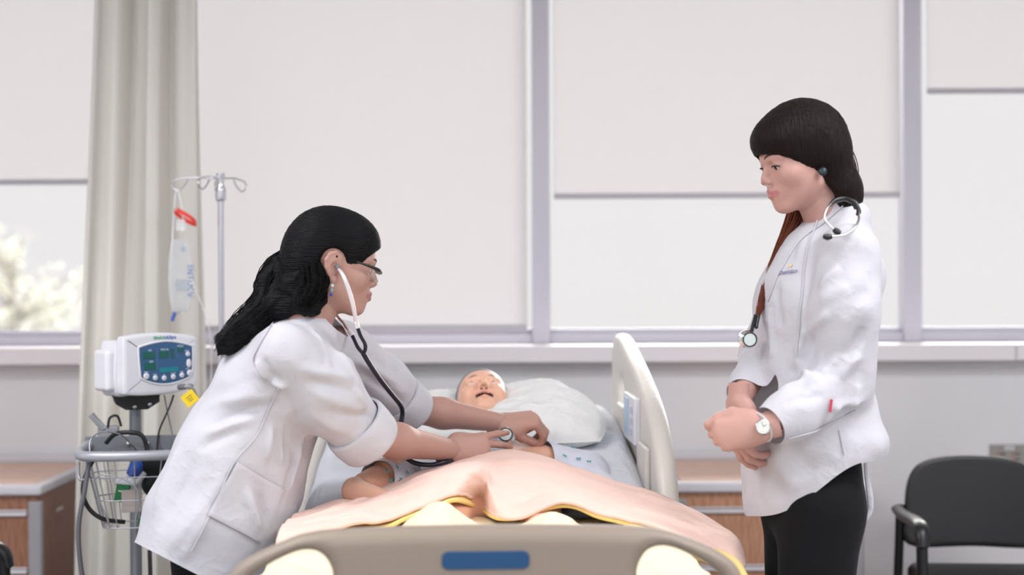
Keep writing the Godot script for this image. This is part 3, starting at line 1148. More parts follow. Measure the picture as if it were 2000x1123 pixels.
# ---------------------------------------------------------------- rolling monitor
func build_monitor() -> void:
	var d := 3.9
	var mid := at(308, 712, d)
	var px := at(264, 800, d + 0.03)
	var base := Vector3(px.x, 0, px.z)
	var st := thing("monitor_stand", "grey rolling stand with wire basket beneath the vital signs monitor", "stand", base)
	part("pole", tube([base + Vector3(0, 0.09, 0), Vector3(base.x, at(264, 775, d).y, base.z)], 0.0158, 18), M.grey_metal, st)
	for k in 5:
		var a := TAU * k / 5 + 0.5
		var e := Vector3(cos(a), 0, sin(a))
		var leg := part("leg", tube([base + Vector3(0, 0.1, 0), base + Vector3(0, 0.09, 0) + e * 0.12, base + Vector3(0, 0.07, 0) + e * 0.24], [0.022, 0.02, 0.015], 10, 3), M.grey_metal, st)
		var w := Vector3(-e.z, 0, e.x)
		part("caster", tube([base + Vector3(0, 0.03, 0) + e * 0.24 - w * 0.012, base + Vector3(0, 0.03, 0) + e * 0.24 + w * 0.012], 0.03, 14), M.rubber, leg)
	# mounting plate under the monitor
	var yaw := deg_to_rad(47.0)
	var mx := Transform3D(Basis(Vector3.UP, yaw), mid)
	var plate_at := Vector3(px.x, at(262, 785, d).y, px.z)
	var pp := PackedVector2Array([Vector2(-0.062, 0.022), Vector2(0.062, 0.022), Vector2(0.062, 0.0), Vector2(0.03, -0.02), Vector2(-0.028, -0.02), Vector2(-0.054, -0.004)])
	var br := part("mount_plate", extr(pp, 0.10, 0.002, Transform3D(Basis(Vector3.UP, yaw * 0.4), plate_at)), M.black, st)
	part("mount_flange", rbox(Vector3(0.13, 0.006, 0.12), 0.002).moved(Transform3D(Basis(Vector3.UP, yaw * 0.4), plate_at + Vector3(0, 0.022, 0))), M.black, br)
	for s in [Vector3(-0.005, -0.012, 0.053), Vector3(0.035, -0.006, 0.053)]:
		part("bolt", tube([plate_at + Basis(Vector3.UP, yaw * 0.4) * s, plate_at + Basis(Vector3.UP, yaw * 0.4) * (s + Vector3(0, 0, 0.008))], 0.006, 6), M.steel, br)
	build_basket(st, base, d)
	build_monitor_head(mx, d)
	# cables that hang below the monitor
	var c := thing("monitor_cables", "thin dark cables hanging from the vital signs monitor into the basket", "cable", at(320, 870, d))
	part("black_cable", tube([at(339, 772, d), at(333, 790, d + 0.01), at(322, 815, d), at(312, 838, d), at(308, 860, d), at(307, 880, d - 0.03)], 0.0028, 6, 6), M.rubber, c)
	part("grey_cable", tube([at(321, 772, d + 0.02), at(327, 805, d + 0.03), at(335, 840, d + 0.02), at(342, 875, d)], 0.002, 6, 6), mat(Color(0.42, 0.42, 0.45), 0.5), c)
	var h := thing("cuff_hose", "grey hose plugged into the monitor's right side carrying a yellow tag", "hose", at(352, 753, d - 0.05))
	part("hose", tube([at(354, 756, d - 0.04), at(366, 755, d - 0.05), at(376, 760, d - 0.04), at(384, 775, d - 0.02), at(396, 800, d + 0.03), at(400, 840, d + 0.06)], 0.0052, 8, 5), mat(Color(0.62, 0.62, 0.63), 0.5), h)
	part("plug", tube([at(351, 756, d - 0.03), at(360, 755, d - 0.05)], 0.008, 10), mat(Color(0.45, 0.44, 0.45), 0.5), h)
	var tg := rbox(Vector3(0.038, 0.036, 0.0012), 0.0004).moved(Transform3D(Basis(Vector3.BACK, deg_to_rad(38.0)) * Basis(Vector3.UP, 0.2), at(371, 778, d - 0.065)))
	var yt := part("tag", tg, mat(Color(0.93, 0.80, 0.13), 0.5), h, "bright yellow tag")
	for k in 3:
		part("print_line", rbox(Vector3(0.018 - k * 0.003, 0.0018, 0.0006), 0.0002, Vector3(0, 0.006 - k * 0.006, 0.001), 1).moved(Transform3D(Basis(Vector3.BACK, deg_to_rad(38.0)) * Basis(Vector3.UP, 0.2), at(371, 778, d - 0.065))), mat(Color(0.45, 0.38, 0.1), 0.6), yt)

func build_monitor_head(mx: Transform3D, d: float) -> void:
	# local: x right along the face, y up, z out of the face
	var t := thing("vital_signs_monitor", "white vital signs monitor with blue control panel on the rolling stand", "monitor", mx * Vector3(0, -0.085, 0))
	var casep := curve2([Vector2(-0.118, -0.062), Vector2(-0.118, 0.0), Vector2(-0.118, 0.068), Vector2(-0.10, 0.082), Vector2(0, 0.088), Vector2(0.098, 0.078), Vector2(0.116, 0.062), Vector2(0.118, 0.0), Vector2(0.116, -0.055), Vector2(0.09, -0.072), Vector2(0.0, -0.082), Vector2(-0.10, -0.078)], 5)
	part("front_case", extr(casep, 0.045, 0.012, mx * Transform3D(Basis(), Vector3(0, 0, 0.0))), M.white_plastic, t)
	var bp := curve2([Vector2(-0.112, -0.07), Vector2(-0.112, 0.05), Vector2(-0.08, 0.068), Vector2(0.08, 0.064), Vector2(0.105, 0.045), Vector2(0.105, -0.06), Vector2(0.06, -0.078), Vector2(-0.06, -0.082)], 5)
	part("back_case", extr(bp, 0.09, 0.012, mx * Transform3D(Basis(), Vector3(-0.006, 0, -0.058))), M.white_plastic, t)
	part("printer_housing", rbox(Vector3(0.036, 0.112, 0.07), 0.012, Vector3.ZERO, 4).moved(mx * Transform3D(Basis(), Vector3(-0.126, -0.012, -0.058))), M.white_plastic, t)
	# bevelled bezel and the blue panel set into it
	var pp := curve2([Vector2(-0.075, 0.047), Vector2(0, 0.058), Vector2(0.074, 0.045), Vector2(0.083, 0.032), Vector2(0.081, -0.02), Vector2(0.076, -0.038), Vector2(0.04, -0.05), Vector2(0, -0.055), Vector2(-0.04, -0.05), Vector2(-0.074, -0.036), Vector2(-0.079, -0.018), Vector2(-0.083, 0.034)], 5)
	var px := mx * Transform3D(Basis(), Vector3(0.012, 0.004, 0.0225))
	var rim := []
	for k in pp.size():
		rim.append(px * Vector3(pp[k].x * 1.04, pp[k].y * 1.05, 0.0))
	part("bezel", tube(rim, 0.003, 6, 1, true), M.white_plastic, t)
	var panel := part("panel", extr(pp, 0.003, 0.0006, px), mat(Color(0.20, 0.36, 0.52), 0.35), t, "blue control panel")
	var lcd := mat(Color(0.05, 0.36, 0.32), 0.3)
	for w in [[-0.056, 0.024, 0.036, 0.020], [-0.052, -0.006, 0.034, 0.020], [-0.008, 0.024, 0.028, 0.020], [0.019, 0.027, 0.008, 0.026], [0.045, 0.036, 0.018, 0.013]]:
		part("readout", rbox(Vector3(w[2], w[3], 0.002), 0.0006).moved(px * Transform3D(Basis(), Vector3(w[0], w[1], 0.002))), lcd, panel, "dark green readout window")
	part("readout", rbox(Vector3(0.058, 0.014, 0.002), 0.0006).moved(px * Transform3D(Basis(), Vector3(0.008, -0.018, 0.002))), mat(Color(0.08, 0.50, 0.56), 0.3), panel, "teal message window")
	for w in [[-0.03, 0.05], [0.033, 0.048]]:
		part("panel_line", rbox(Vector3(0.001, 0.06 if w[0] < 0 else 0.03, 0.001), 0.0003, Vector3.ZERO, 1).moved(px * Transform3D(Basis(), Vector3(w[0], w[1] - (0.036 if w[0] < 0 else 0.02), 0.002))), mat(Color(0.35, 0.5, 0.62), 0.4), panel)
	var ink := mat(Color(0.88, 0.91, 0.95), 0.5)
	for w in [["SYS", -0.052, 0.037], ["DIA", -0.048, 0.0065], ["SPO2 %", -0.006, 0.0375], ["PULSE", 0.045, 0.0455]]:
		text_mesh(w[0], 0.0072, 0.0004, ink, "lettering", panel, px * Transform3D(Basis(), Vector3(w[1], w[2], 0.0022)))
	var cap: Material = M.white_plastic
	for w in [[-0.064, -0.032, 0.0088, 1.0], [-0.036, -0.038, 0.0072, 1.0], [-0.008, -0.040, 0.0072, 1.0], [0.021, -0.038, 0.0072, 1.0], [0.049, -0.035, 0.0072, 1.0], [0.0745, -0.030, 0.0088, 1.0], [0.0685, 0.0225, 0.0068, 1.0], [0.0715, -0.003, 0.0075, 1.6]]:
		var bt := lathe([Vector2(0, 0.0042), Vector2(0.6, 0.0040), Vector2(0.9, 0.0032), Vector2(1.0, 0.0018), Vector2(1.0, 0.0)], 16, Transform3D(Basis(Vector3.RIGHT, PI / 2), Vector3.ZERO))
		var b := part("button", bt.moved(px * Transform3D(Basis().scaled(Vector3(w[2], w[2] * w[3], 1)), Vector3(w[0], w[1], 0.0015))), cap, t)
		if w[3] > 1.0:
			continue
		part("button_mark", tube([px * Vector3(w[0] - 0.002, w[1], 0.006), px * Vector3(w[0] + 0.002, w[1], 0.006)], 0.0006, 5), mat(Color(0.4, 0.45, 0.5), 0.5), b)
	for w in [["READY", -0.064, -0.021], ["MODE", -0.036, -0.0285], ["ID", -0.008, -0.0305], ["REVIEW", 0.021, -0.0285], ["PRINT", 0.049, -0.0255], ["START", 0.068, -0.0185], ["MENU", 0.0665, 0.0315]]:
		text_mesh(w[0], 0.0046, 0.0003, ink, "lettering", panel, px * Transform3D(Basis(), Vector3(w[1], w[2], 0.002)))
	text_mesh("Welch", 0.0135, 0.0005, mat(Color(0.28, 0.62, 0.48), 0.5), "lettering", t, mx * Transform3D(Basis(), Vector3(-0.008, 0.074, 0.0232)), "Droid Sans", 700)
	text_mesh("Allyn", 0.0135, 0.0005, mat(Color(0.33, 0.42, 0.72), 0.5), "lettering", t, mx * Transform3D(Basis(), Vector3(0.028, 0.074, 0.0232)), "Droid Sans", 700)
	part("port", tube([mx * Vector3(0.085, -0.062, 0.012), mx * Vector3(0.088, -0.064, 0.03)], 0.008, 12), mat(Color(0.5, 0.5, 0.52), 0.4), t)

func build_basket(st: Node3D, base: Vector3, d: float) -> void:
	# local to the basket: x right, y up, z to the viewer; turned a little so its right end is farther off
	var o := Vector3(base.x + 0.035, at(264, 888, 3.75).y, base.z + 0.115)
	var bx := Transform3D(Basis(Vector3.UP, deg_to_rad(10.0)), o)
	var hw := 0.135
	var hd := 0.085
	var grey := mat(Color(0.66, 0.67, 0.70), 0.35, 0.3)
	var rail := [bx * Vector3(-hw, 0.012, -hd), bx * Vector3(-hw - 0.012, 0.003, -0.03), bx * Vector3(-hw - 0.006, 0, hd * 0.6), bx * Vector3(-hw + 0.03, 0, hd), bx * Vector3(0, 0, hd + 0.012), bx * Vector3(hw - 0.03, 0, hd), bx * Vector3(hw + 0.006, 0, hd * 0.6), bx * Vector3(hw + 0.012, 0.003, -0.03), bx * Vector3(hw, 0.012, -hd)]
	part("basket_rail", tube(rail, 0.0135, 14, 6), grey, st)
	part("back_plate", rbox(Vector3(2 * hw + 0.02, 0.045, 0.006), 0.002).moved(bx * Transform3D(Basis(), Vector3(0, 0.012, -hd))), mat(Color(0.44, 0.46, 0.48), 0.45), st)
	for s in [-0.03, 0.02]:
		part("bolt", tube([bx * Vector3(s, 0.012, -hd), bx * Vector3(s, 0.012, -hd + 0.012)], 0.007, 8), M.steel, st)
	# wires: hoops and uprights that taper to the floor of the basket
	var wire := mat(Color(0.66, 0.66, 0.68), 0.35, 0.5)
	var hoop := func(f: float) -> Array:
		var s := lerpf(1.0, 0.66, f)
		var y := -0.195 * f
		var a := []
		for k in 20:
			var w := TAU * k / 20
			a.append(bx * Vector3(hw * s * signf(cos(w)) * pow(absf(cos(w)), 0.55), y, hd * s * signf(sin(w)) * pow(absf(sin(w)), 0.55)))
		return a
	for f in [0.3, 0.62, 1.0]:
		part("wire_hoop", tube(hoop.call(f), 0.0018, 6, 2, true), wire, st)
	var a0: Array = hoop.call(0.02)
	var a1: Array = hoop.call(1.0)
	for k in 20:
		part("wire_upright", tube([a0[k], a1[k]], 0.0017, 6), wire, st)
	for k in [1, 2, 3, 4, 6, 7, 8, 9]:
		part("floor_wire", tube([a1[k], a1[(20 - k) % 20]], 0.0015, 5), wire, st)
	part("wire_arch", tube([a1[7].lerp(a0[7], 0.05), a0[7].lerp(a1[7], 0.35) + Vector3(-0.012, 0, 0.008), a0[6].lerp(a1[6], 0.3) + Vector3(0, 0.012, 0.01), a0[5].lerp(a1[5], 0.45) + Vector3(0.01, 0, 0.01), a1[5].lerp(a0[5], 0.1)], 0.0018, 6, 5), wire, st)
	part("side_hook", tube([bx * Vector3(-hw - 0.012, -0.02, 0.03), bx * Vector3(-hw - 0.012, -0.055, 0.035), bx * Vector3(-hw - 0.004, -0.066, 0.045), bx * Vector3(-hw + 0.012, -0.055, 0.05), bx * Vector3(-hw + 0.014, -0.01, 0.055)], 0.004, 8, 5), wire, st)
	# holder box behind the rail, with the slanted metal flap
	var hb := thing("probe_holder", "small grey probe holder with a slanted metal flap clamped beside the stand's pole", "holder", bx * Vector3(-0.085, -0.02, -hd - 0.03))
	part("box", rbox(Vector3(0.055, 0.075, 0.035), 0.004).moved(bx * Transform3D(Basis(), Vector3(-0.085, 0.022, -hd - 0.025))), mat(Color(0.55, 0.56, 0.57), 0.45), hb)
	part("flap", rbox(Vector3(0.014, 0.056, 0.03), 0.002).moved(bx * Transform3D(Basis(Vector3.BACK, deg_to_rad(40.0)), Vector3(-0.113, 0.072, -hd - 0.02))), M.steel, hb)
	part("handle", tube([bx * Vector3(-0.085, 0.055, -hd - 0.01), bx * Vector3(-0.08, 0.083, -hd - 0.01), bx * Vector3(-0.06, 0.088, -hd - 0.01), bx * Vector3(-0.05, 0.06, -hd - 0.01)], 0.0035, 8, 5), M.rubber, hb)
	# what lies in the basket
	var cuff := thing("pressure_cuff", "folded black blood pressure cuff lying in the right of the wire basket", "cuff", bx * Vector3(0.055, -0.15, 0))
	var f := SF.new(bx.origin + Vector3(-0.06, -0.19, -0.1), bx.origin + Vector3(0.16, 0.02, 0.1), 0.006)
	f.cap(bx * Vector3(0.03, -0.03, 0.0), bx * Vector3(0.10, -0.04, 0.0), 0.03, 0.03, 0.02, Vector3.BACK, 1.4)
	f.cap(bx * Vector3(0.045, -0.09, -0.01), bx * Vector3(0.07, -0.14, -0.01), 0.034, 0.022, 0.02, Vector3.BACK, 1.4)
	part("bladder", f.surf(), cloth(Color(0.10, 0.11, 0.12), 0.0, 0.8), cuff)
	part("label", rbox(Vector3(0.05, 0.06, 0.002), 0.0006).moved(bx * Transform3D(Basis(Vector3.UP, 0.2), Vector3(-0.012, -0.125, 0.045))), mat(Color(0.68, 0.64, 0.62), 0.6), cuff, "pale printed label")
	var pr := thing("thermometer_probe", "blue and white thermometer probe in the basket with coiled white cord", "probe", bx * Vector3(-0.02, -0.1, 0.02))
	part("grip", tube([bx * Vector3(-0.055, -0.075, 0.03), bx * Vector3(-0.03, -0.074, 0.03), bx * Vector3(-0.004, -0.072, 0.025), bx * Vector3(0.016, -0.05, 0.02)], [0.008, 0.012, 0.016, 0.014], 12, 4), M.white_plastic, pr)
	part("collar", tube([bx * Vector3(-0.012, -0.06, 0.036), bx * Vector3(0.002, -0.035, 0.03), bx * Vector3(0.004, -0.02, 0.025)], [0.016, 0.02, 0.012], 12, 4), mat(Color(0.15, 0.28, 0.58), 0.4), pr, "dark blue collar")
	var coil := []
	for k in 60:
		var a := k * 0.62
		coil.append(bx * Vector3(-0.09 + 0.0016 * k, -0.068 + 0.004 * sin(a), 0.035 + 0.006 * cos(a)))
	part("coiled_cord", tube(coil, 0.0016, 5), M.white_plastic, pr)
	var gi := 0
	for w in [[-0.035, -0.10, 0.03, 0.036, 0.06, "green packet standing at the left of the wire basket"], [0.03, -0.182, 0.035, 0.05, 0.022, "green packet lying on the floor of the wire basket"]]:
		var p := thing("green_packet", w[5], "packet", bx * Vector3(w[0], w[1] - w[4] / 2, w[2]), "green packets in the basket")
		part("wrapper", rbox(Vector3(w[3], w[4], 0.016), 0.004).moved(bx * Transform3D(Basis(Vector3.BACK, -0.2 + gi * 0.25), Vector3(w[0], w[1], w[2]))), mat(Color(0.06, 0.46, 0.24), 0.4), p)
		part("print_line", rbox(Vector3(w[3] * 0.6, 0.004, 0.002), 0.0004, Vector3(0, 0, 0.008), 1).moved(bx * Transform3D(Basis(Vector3.BACK, -0.2 + gi * 0.25), Vector3(w[0], w[1], w[2]))), mat(Color(0.75, 0.85, 0.78), 0.5), p)
		gi += 1
	var tb := thing("black_hose", "coiled black hose looped over the basket rail and down its side", "hose", bx * Vector3(-0.05, -0.17, 0.02))
	part("hose", tube([bx * Vector3(-0.085, 0.02, -0.05), bx * Vector3(-0.06, 0.045, -0.03), bx * Vector3(-0.02, 0.05, -0.02), bx * Vector3(0.012, 0.04, -0.02), bx * Vector3(0.025, 0.0, -0.02), bx * Vector3(0.028, -0.045, 0.0), bx * Vector3(0.06, -0.07, 0.03)], 0.0062, 10, 6), M.rubber, tb)
	part("hose_loop", tube([bx * Vector3(-0.10, 0.0, 0.02), bx * Vector3(-0.125, -0.045, 0.04), bx * Vector3(-0.135, -0.095, 0.05), bx * Vector3(-0.12, -0.14, 0.05), bx * Vector3(-0.085, -0.17, 0.045), bx * Vector3(-0.03, -0.183, 0.03)], 0.0058, 10, 6), M.rubber, tb)
	part("wire_loop", tube([bx * Vector3(-0.115, 0.0, 0.06), bx * Vector3(-0.115, 0.04, 0.04), bx * Vector3(-0.085, 0.058, 0.02), bx * Vector3(-0.04, 0.045, 0.0), bx * Vector3(-0.01, 0.01, -0.02), bx * Vector3(0.0, -0.01, -0.03)], 0.0022, 8, 6), M.steel, tb)
	var gh := thing("grey_hose", "grey hose hanging from the basket's side hook down to the floor", "hose", Vector3(o.x - 0.15, 0.0, o.z + 0.05))
	part("hose", tube([bx * Vector3(-0.118, -0.02, 0.06), bx * Vector3(-0.128, -0.09, 0.07), bx * Vector3(-0.142, -0.17, 0.075), bx * Vector3(-0.142, -0.25, 0.075), bx * Vector3(-0.13, -0.34, 0.07), bx * Vector3(-0.10, -0.46, 0.06), bx * Vector3(-0.06, -0.7, 0.05), Vector3(o.x - 0.03, 0.012, o.z + 0.08), Vector3(o.x + 0.1, 0.01, o.z + 0.1)], 0.0062, 8, 6), mat(Color(0.38, 0.38, 0.40), 0.5), gh)
	var sc := thing("power_cord", "dark power cord running off the stand towards the curtain", "cord", Vector3(base.x, 0.0, base.z))
	part("cord", tube([Vector3(base.x + 0.03, 0.62, base.z - 0.03), Vector3(base.x + 0.028, 0.5, base.z - 0.03), Vector3(base.x - 0.02, 0.44, base.z - 0.06), Vector3(base.x - 0.09, 0.36, base.z - 0.1), Vector3(base.x - 0.16, 0.2, base.z - 0.2), Vector3(base.x - 0.2, 0.01, base.z - 0.3)], 0.006, 8, 5), mat(Color(0.22, 0.22, 0.23), 0.5), sc)

# ---------------------------------------------------------------- the bed
var bedx := Transform3D()

# outline (with holes) in the xy plane, thickness 2 hz along z, edges rounded by r
func slab(outer: PackedVector2Array, holes: Array, hz: float, r: float, cell: float) -> G:
	var lo := outer[0]
	var hi := outer[0]
	for p in outer:
		lo = lo.min(p)
		hi = hi.max(p)
	var f := SF.new(Vector3(lo.x - 2.5 * cell, lo.y - 2.5 * cell, -hz - 2.5 * cell), Vector3(hi.x + 2.5 * cell, hi.y + 2.5 * cell, hz + 2.5 * cell), cell)
	var rings := [outer] + holes
	for y in f.ny:
		for x in f.nx:
			var p := Vector2(f.o.x + x * cell, f.o.y + y * cell)
			var d2 := 1e9
			var ins := false
			for ring in rings:
				var n: int = ring.size()
				for k in n:
					var a: Vector2 = ring[k]
					var b: Vector2 = ring[(k + 1) % n]
					var ab := b - a
					var t := clampf((p - a).dot(ab) / ab.length_squared(), 0, 1)
					d2 = minf(d2, (p - a - ab * t).length_squared())
					if (a.y > p.y) != (b.y > p.y) and p.x < (b.x - a.x) * (p.y - a.y) / (b.y - a.y) + a.x:
						ins = not ins
			var d := sqrt(d2) * (-1.0 if ins else 1.0) + r
			for z in f.nz:
				var w := absf(f.o.z + z * cell) - hz + r
				f.v[(z * f.ny + y) * f.nx + x] = Vector2(maxf(d, 0), maxf(w, 0)).length() + minf(maxf(d, w), 0.0) - r
	return f.surf(2)

func bed_top(s: float) -> float:                # height of the mattress s metres from the footboard
	return 0.80 + 0.155 * smoothstep(0.5, 1.75, s) + 0.03 * maxf(s - 1.4, 0.0)

func build_bed() -> void:
	bedx = Transform3D(Basis(Vector3.UP, deg_to_rad(2.0)), Vector3(-0.05, 0, -2.55))
	var t := thing("hospital_bed", "hospital bed with beige footboard and raised side rail holding the manikin", "bed", bedx.origin)
	# footboard
	var half := [Vector2(0.0, 0.93), Vector2(0.18, 0.928), Vector2(0.30, 0.922), Vector2(0.36, 0.905), Vector2(0.425, 0.875), Vector2(0.458, 0.845), Vector2(0.466, 0.80), Vector2(0.462, 0.65), Vector2(0.44, 0.52), Vector2(0.38, 0.47), Vector2(0.0, 0.46)]
	var outl := []
	for p in half:
		outl.append(p)
	for k in range(half.size() - 2, 0, -1):
		outl.append(Vector2(-half[k].x, half[k].y))
	var hole := [Vector2(0.285, 0.875), Vector2(0.31, 0.889), Vector2(0.345, 0.883), Vector2(0.40, 0.855), Vector2(0.425, 0.83), Vector2(0.42, 0.80), Vector2(0.35, 0.785), Vector2(0.29, 0.80), Vector2(0.272, 0.84)]
	var holes := []
	for s in [1.0, -1.0]:
		var q := []
		for p in hole:
			q.append(Vector2(p.x * s, p.y))
		holes.append(curve2(q, 4))
	part("footboard", slab(curve2(outl, 4), holes, 0.032, 0.028, 0.0075).moved(bedx), M.foot_plastic, t, "beige moulded footboard with two hand holes")
	part("badge", extr(round_poly(0.155, 0.032, 0.011), 0.006, 0.002, bedx * Transform3D(Basis(), Vector3(0, 0.872, 0.033))), mat(Color(0.08, 0.28, 0.45), 0.4), t, "blue plate")
	# frame and wheels
	part("deck", rbox(Vector3(0.84, 0.05, 1.0), 0.01, Vector3(0, 0.61, -0.56)).moved(bedx), M.grey_metal, t)
	part("deck", rbox(Vector3(0.84, 0.05, 1.15), 0.01).moved(bedx * Transform3D(Basis(Vector3.RIGHT, deg_to_rad(6.0)), Vector3(0, 0.67, -1.6))), M.grey_metal, t)
	for s in [-0.3, 0.3]:
		part("side_beam", rbox(Vector3(0.05, 0.07, 1.95), 0.008, Vector3(s, 0.53, -1.05)).moved(bedx), M.grey_metal, t)
		part("lift_arm", rbox(Vector3(0.05, 0.05, 0.85), 0.008).moved(bedx * Transform3D(Basis(Vector3.RIGHT, deg_to_rad(24.0)), Vector3(s * 0.8, 0.36, -1.0))), M.grey_metal, t)
		part("base_beam", rbox(Vector3(0.06, 0.07, 1.8), 0.008, Vector3(s, 0.18, -1.05)).moved(bedx), M.grey_metal, t)
		for z in [-0.25, -1.85]:
			var c := part("caster", tube([bedx * Vector3(s * 1.15 - 0.02, 0.065, z), bedx * Vector3(s * 1.15 + 0.02, 0.065, z)], 0.065, 18), M.rubber, t)
			part("caster_fork", rbox(Vector3(0.06, 0.1, 0.05), 0.01, Vector3(s * 1.15, 0.14, z)).moved(bedx), M.grey_metal, c)
	for z in [-0.3, -1.8]:
		part("cross_beam", rbox(Vector3(0.66, 0.06, 0.06), 0.008, Vector3(0, 0.18, z)).moved(bedx), M.grey_metal, t)
	# side rails: the right one raised, the left one let down
	var rail := curve2([Vector2(0.84, 0.60), Vector2(0.855, 0.76), Vector2(0.90, 0.87), Vector2(0.985, 0.965), Vector2(1.12, 1.04), Vector2(1.40, 1.115), Vector2(1.65, 1.165), Vector2(1.82, 1.195), Vector2(1.93, 1.19), Vector2(1.985, 1.12), Vector2(1.98, 0.95), Vector2(1.9, 0.70), Vector2(1.78, 0.60)], 5)
	var slot := curve2([Vector2(1.06, 0.82), Vector2(1.10, 0.88), Vector2(1.2, 0.9), Vector2(1.26, 0.86), Vector2(1.2, 0.8), Vector2(1.1, 0.78)], 4)
	var slot2 := curve2([Vector2(1.62, 0.98), Vector2(1.66, 1.06), Vector2(1.78, 1.085), Vector2(1.85, 1.05), Vector2(1.8, 0.95), Vector2(1.68, 0.92)], 4)
	# rail local x runs from the foot to the head, its thickness across the bed
	var across := Basis(Vector3(0, 0, -1), Vector3(0, 1, 0), Vector3(1, 0, 0))
	var rg := slab(rail, [slot, slot2], 0.026, 0.022, 0.0085)
	var rr := part("side_rail", rg.moved(bedx * Transform3D(across, Vector3(0.462, 0, 0))), M.bed_plastic, t, "raised cream side rail")
	var cp := part("control_panel", rbox(Vector3(0.02, 0.13, 0.24), 0.006, Vector3(0.428, 0.985, -1.36)).moved(bedx), M.white_plastic, rr)
	part("rail_pad", rbox(Vector3(0.018, 0.20, 0.16), 0.008, Vector3(0.429, 0.90, -1.62)).moved(bedx), M.bed_plastic, rr)
	part("rail_pad", rbox(Vector3(0.016, 0.16, 0.18), 0.008, Vector3(0.430, 0.86, -1.13)).moved(bedx), M.bed_plastic, rr)
	part("rail_label", rbox(Vector3(0.004, 0.10, 0.09), 0.001, Vector3(0.4165, 0.99, -1.40)).moved(bedx), mat(Color(0.70, 0.78, 0.88), 0.4), rr, "pale blue keypad label")
	for k in 3:
		part("rail_button", rbox(Vector3(0.006, 0.02, 0.024), 0.002, Vector3(0.4165, 0.955 + 0.03 * k, -1.28)).moved(bedx), mat(Color(0.72, 0.73, 0.76), 0.4), rr)
	part("rail_arm", rbox(Vector3(0.02, 0.34, 0.06), 0.006, Vector3(0.447, 0.62, -1.3)).moved(bedx), M.grey_metal, rr)
	var lg := part("side_rail", rg.moved(bedx * Transform3D(across, Vector3(-0.47, -0.285, 0))), M.bed_plastic, t, "lowered cream side rail")
	part("rail_arm", rbox(Vector3(0.02, 0.2, 0.06), 0.006, Vector3(-0.447, 0.57, -1.3)).moved(bedx), M.grey_metal, lg)
	# a low rail at the foot end on the right, under the hanging blanket
	part("foot_rail", slab(curve2([Vector2(0.16, 0.5), Vector2(0.18, 0.68), Vector2(0.25, 0.72), Vector2(0.6, 0.725), Vector2(0.7, 0.69), Vector2(0.72, 0.5)], 4), [], 0.022, 0.02, 0.01).moved(bedx * Transform3D(across, Vector3(0.462, 0, 0))), M.bed_plastic, t)
	# mattress under a fitted sheet
	var mt := thing("mattress", "mattress under a pale bluish white fitted sheet on the hospital bed", "mattress", bedx * Vector3(0, 0.64, -1.0))
	var nz := FastNoiseLite.new()
	nz.seed = 5
	nz.frequency = 3.0
	var ring := round_poly(0.86, 0.15, 0.055, 6)
	var rows := []
	for k in 90:
		var s := lerpf(0.05, 2.06, k / 89.0)
		var e := minf(minf(s - 0.05, 2.06 - s) / 0.05, 1.0)
		var sc := 0.9 + 0.1 * sqrt(1.0 - (1.0 - e) * (1.0 - e))
		var row := []
		for q in ring.size():
			for j in 4:
				var p: Vector2 = ring[q].lerp(ring[(q + 1) % ring.size()], j / 4.0)
				var w := 0.0
				if p.y > 0.0:
					w = 0.009 * nz.get_noise_2d(p.x * 2.2, s * 1.2 + 0.8 * p.x) + 0.004 * nz.get_noise_2d(p.x * 5.0 + s * 3.0, s * 2.0 - p.x * 4.0 + 9.0)
				row.append(bedx * Vector3(p.x * sc, bed_top(s) - 0.075 + p.y * sc + w, -s))
		rows.append(row)
	var mg := sheet(rows, true)
	for e in [0, 89]:
		var k0: int = e * rows[0].size()
		var n: int = rows[0].size()
		var cc := mg.v.size()
		var sum := Vector3.ZERO
		for q in n:
			sum += mg.v[k0 + q]
		mg.v.append(sum / n)
		for q in n:
			if e == 0:
				mg.i.append_array([cc, k0 + q, k0 + (q + 1) % n])
			else:
				mg.i.append_array([cc, k0 + (q + 1) % n, k0 + q])
	mg.uv = PackedVector2Array()
	part("fitted_sheet", mg.normals(), M.sheet, mt)
	build_pillow()
	build_blankets()

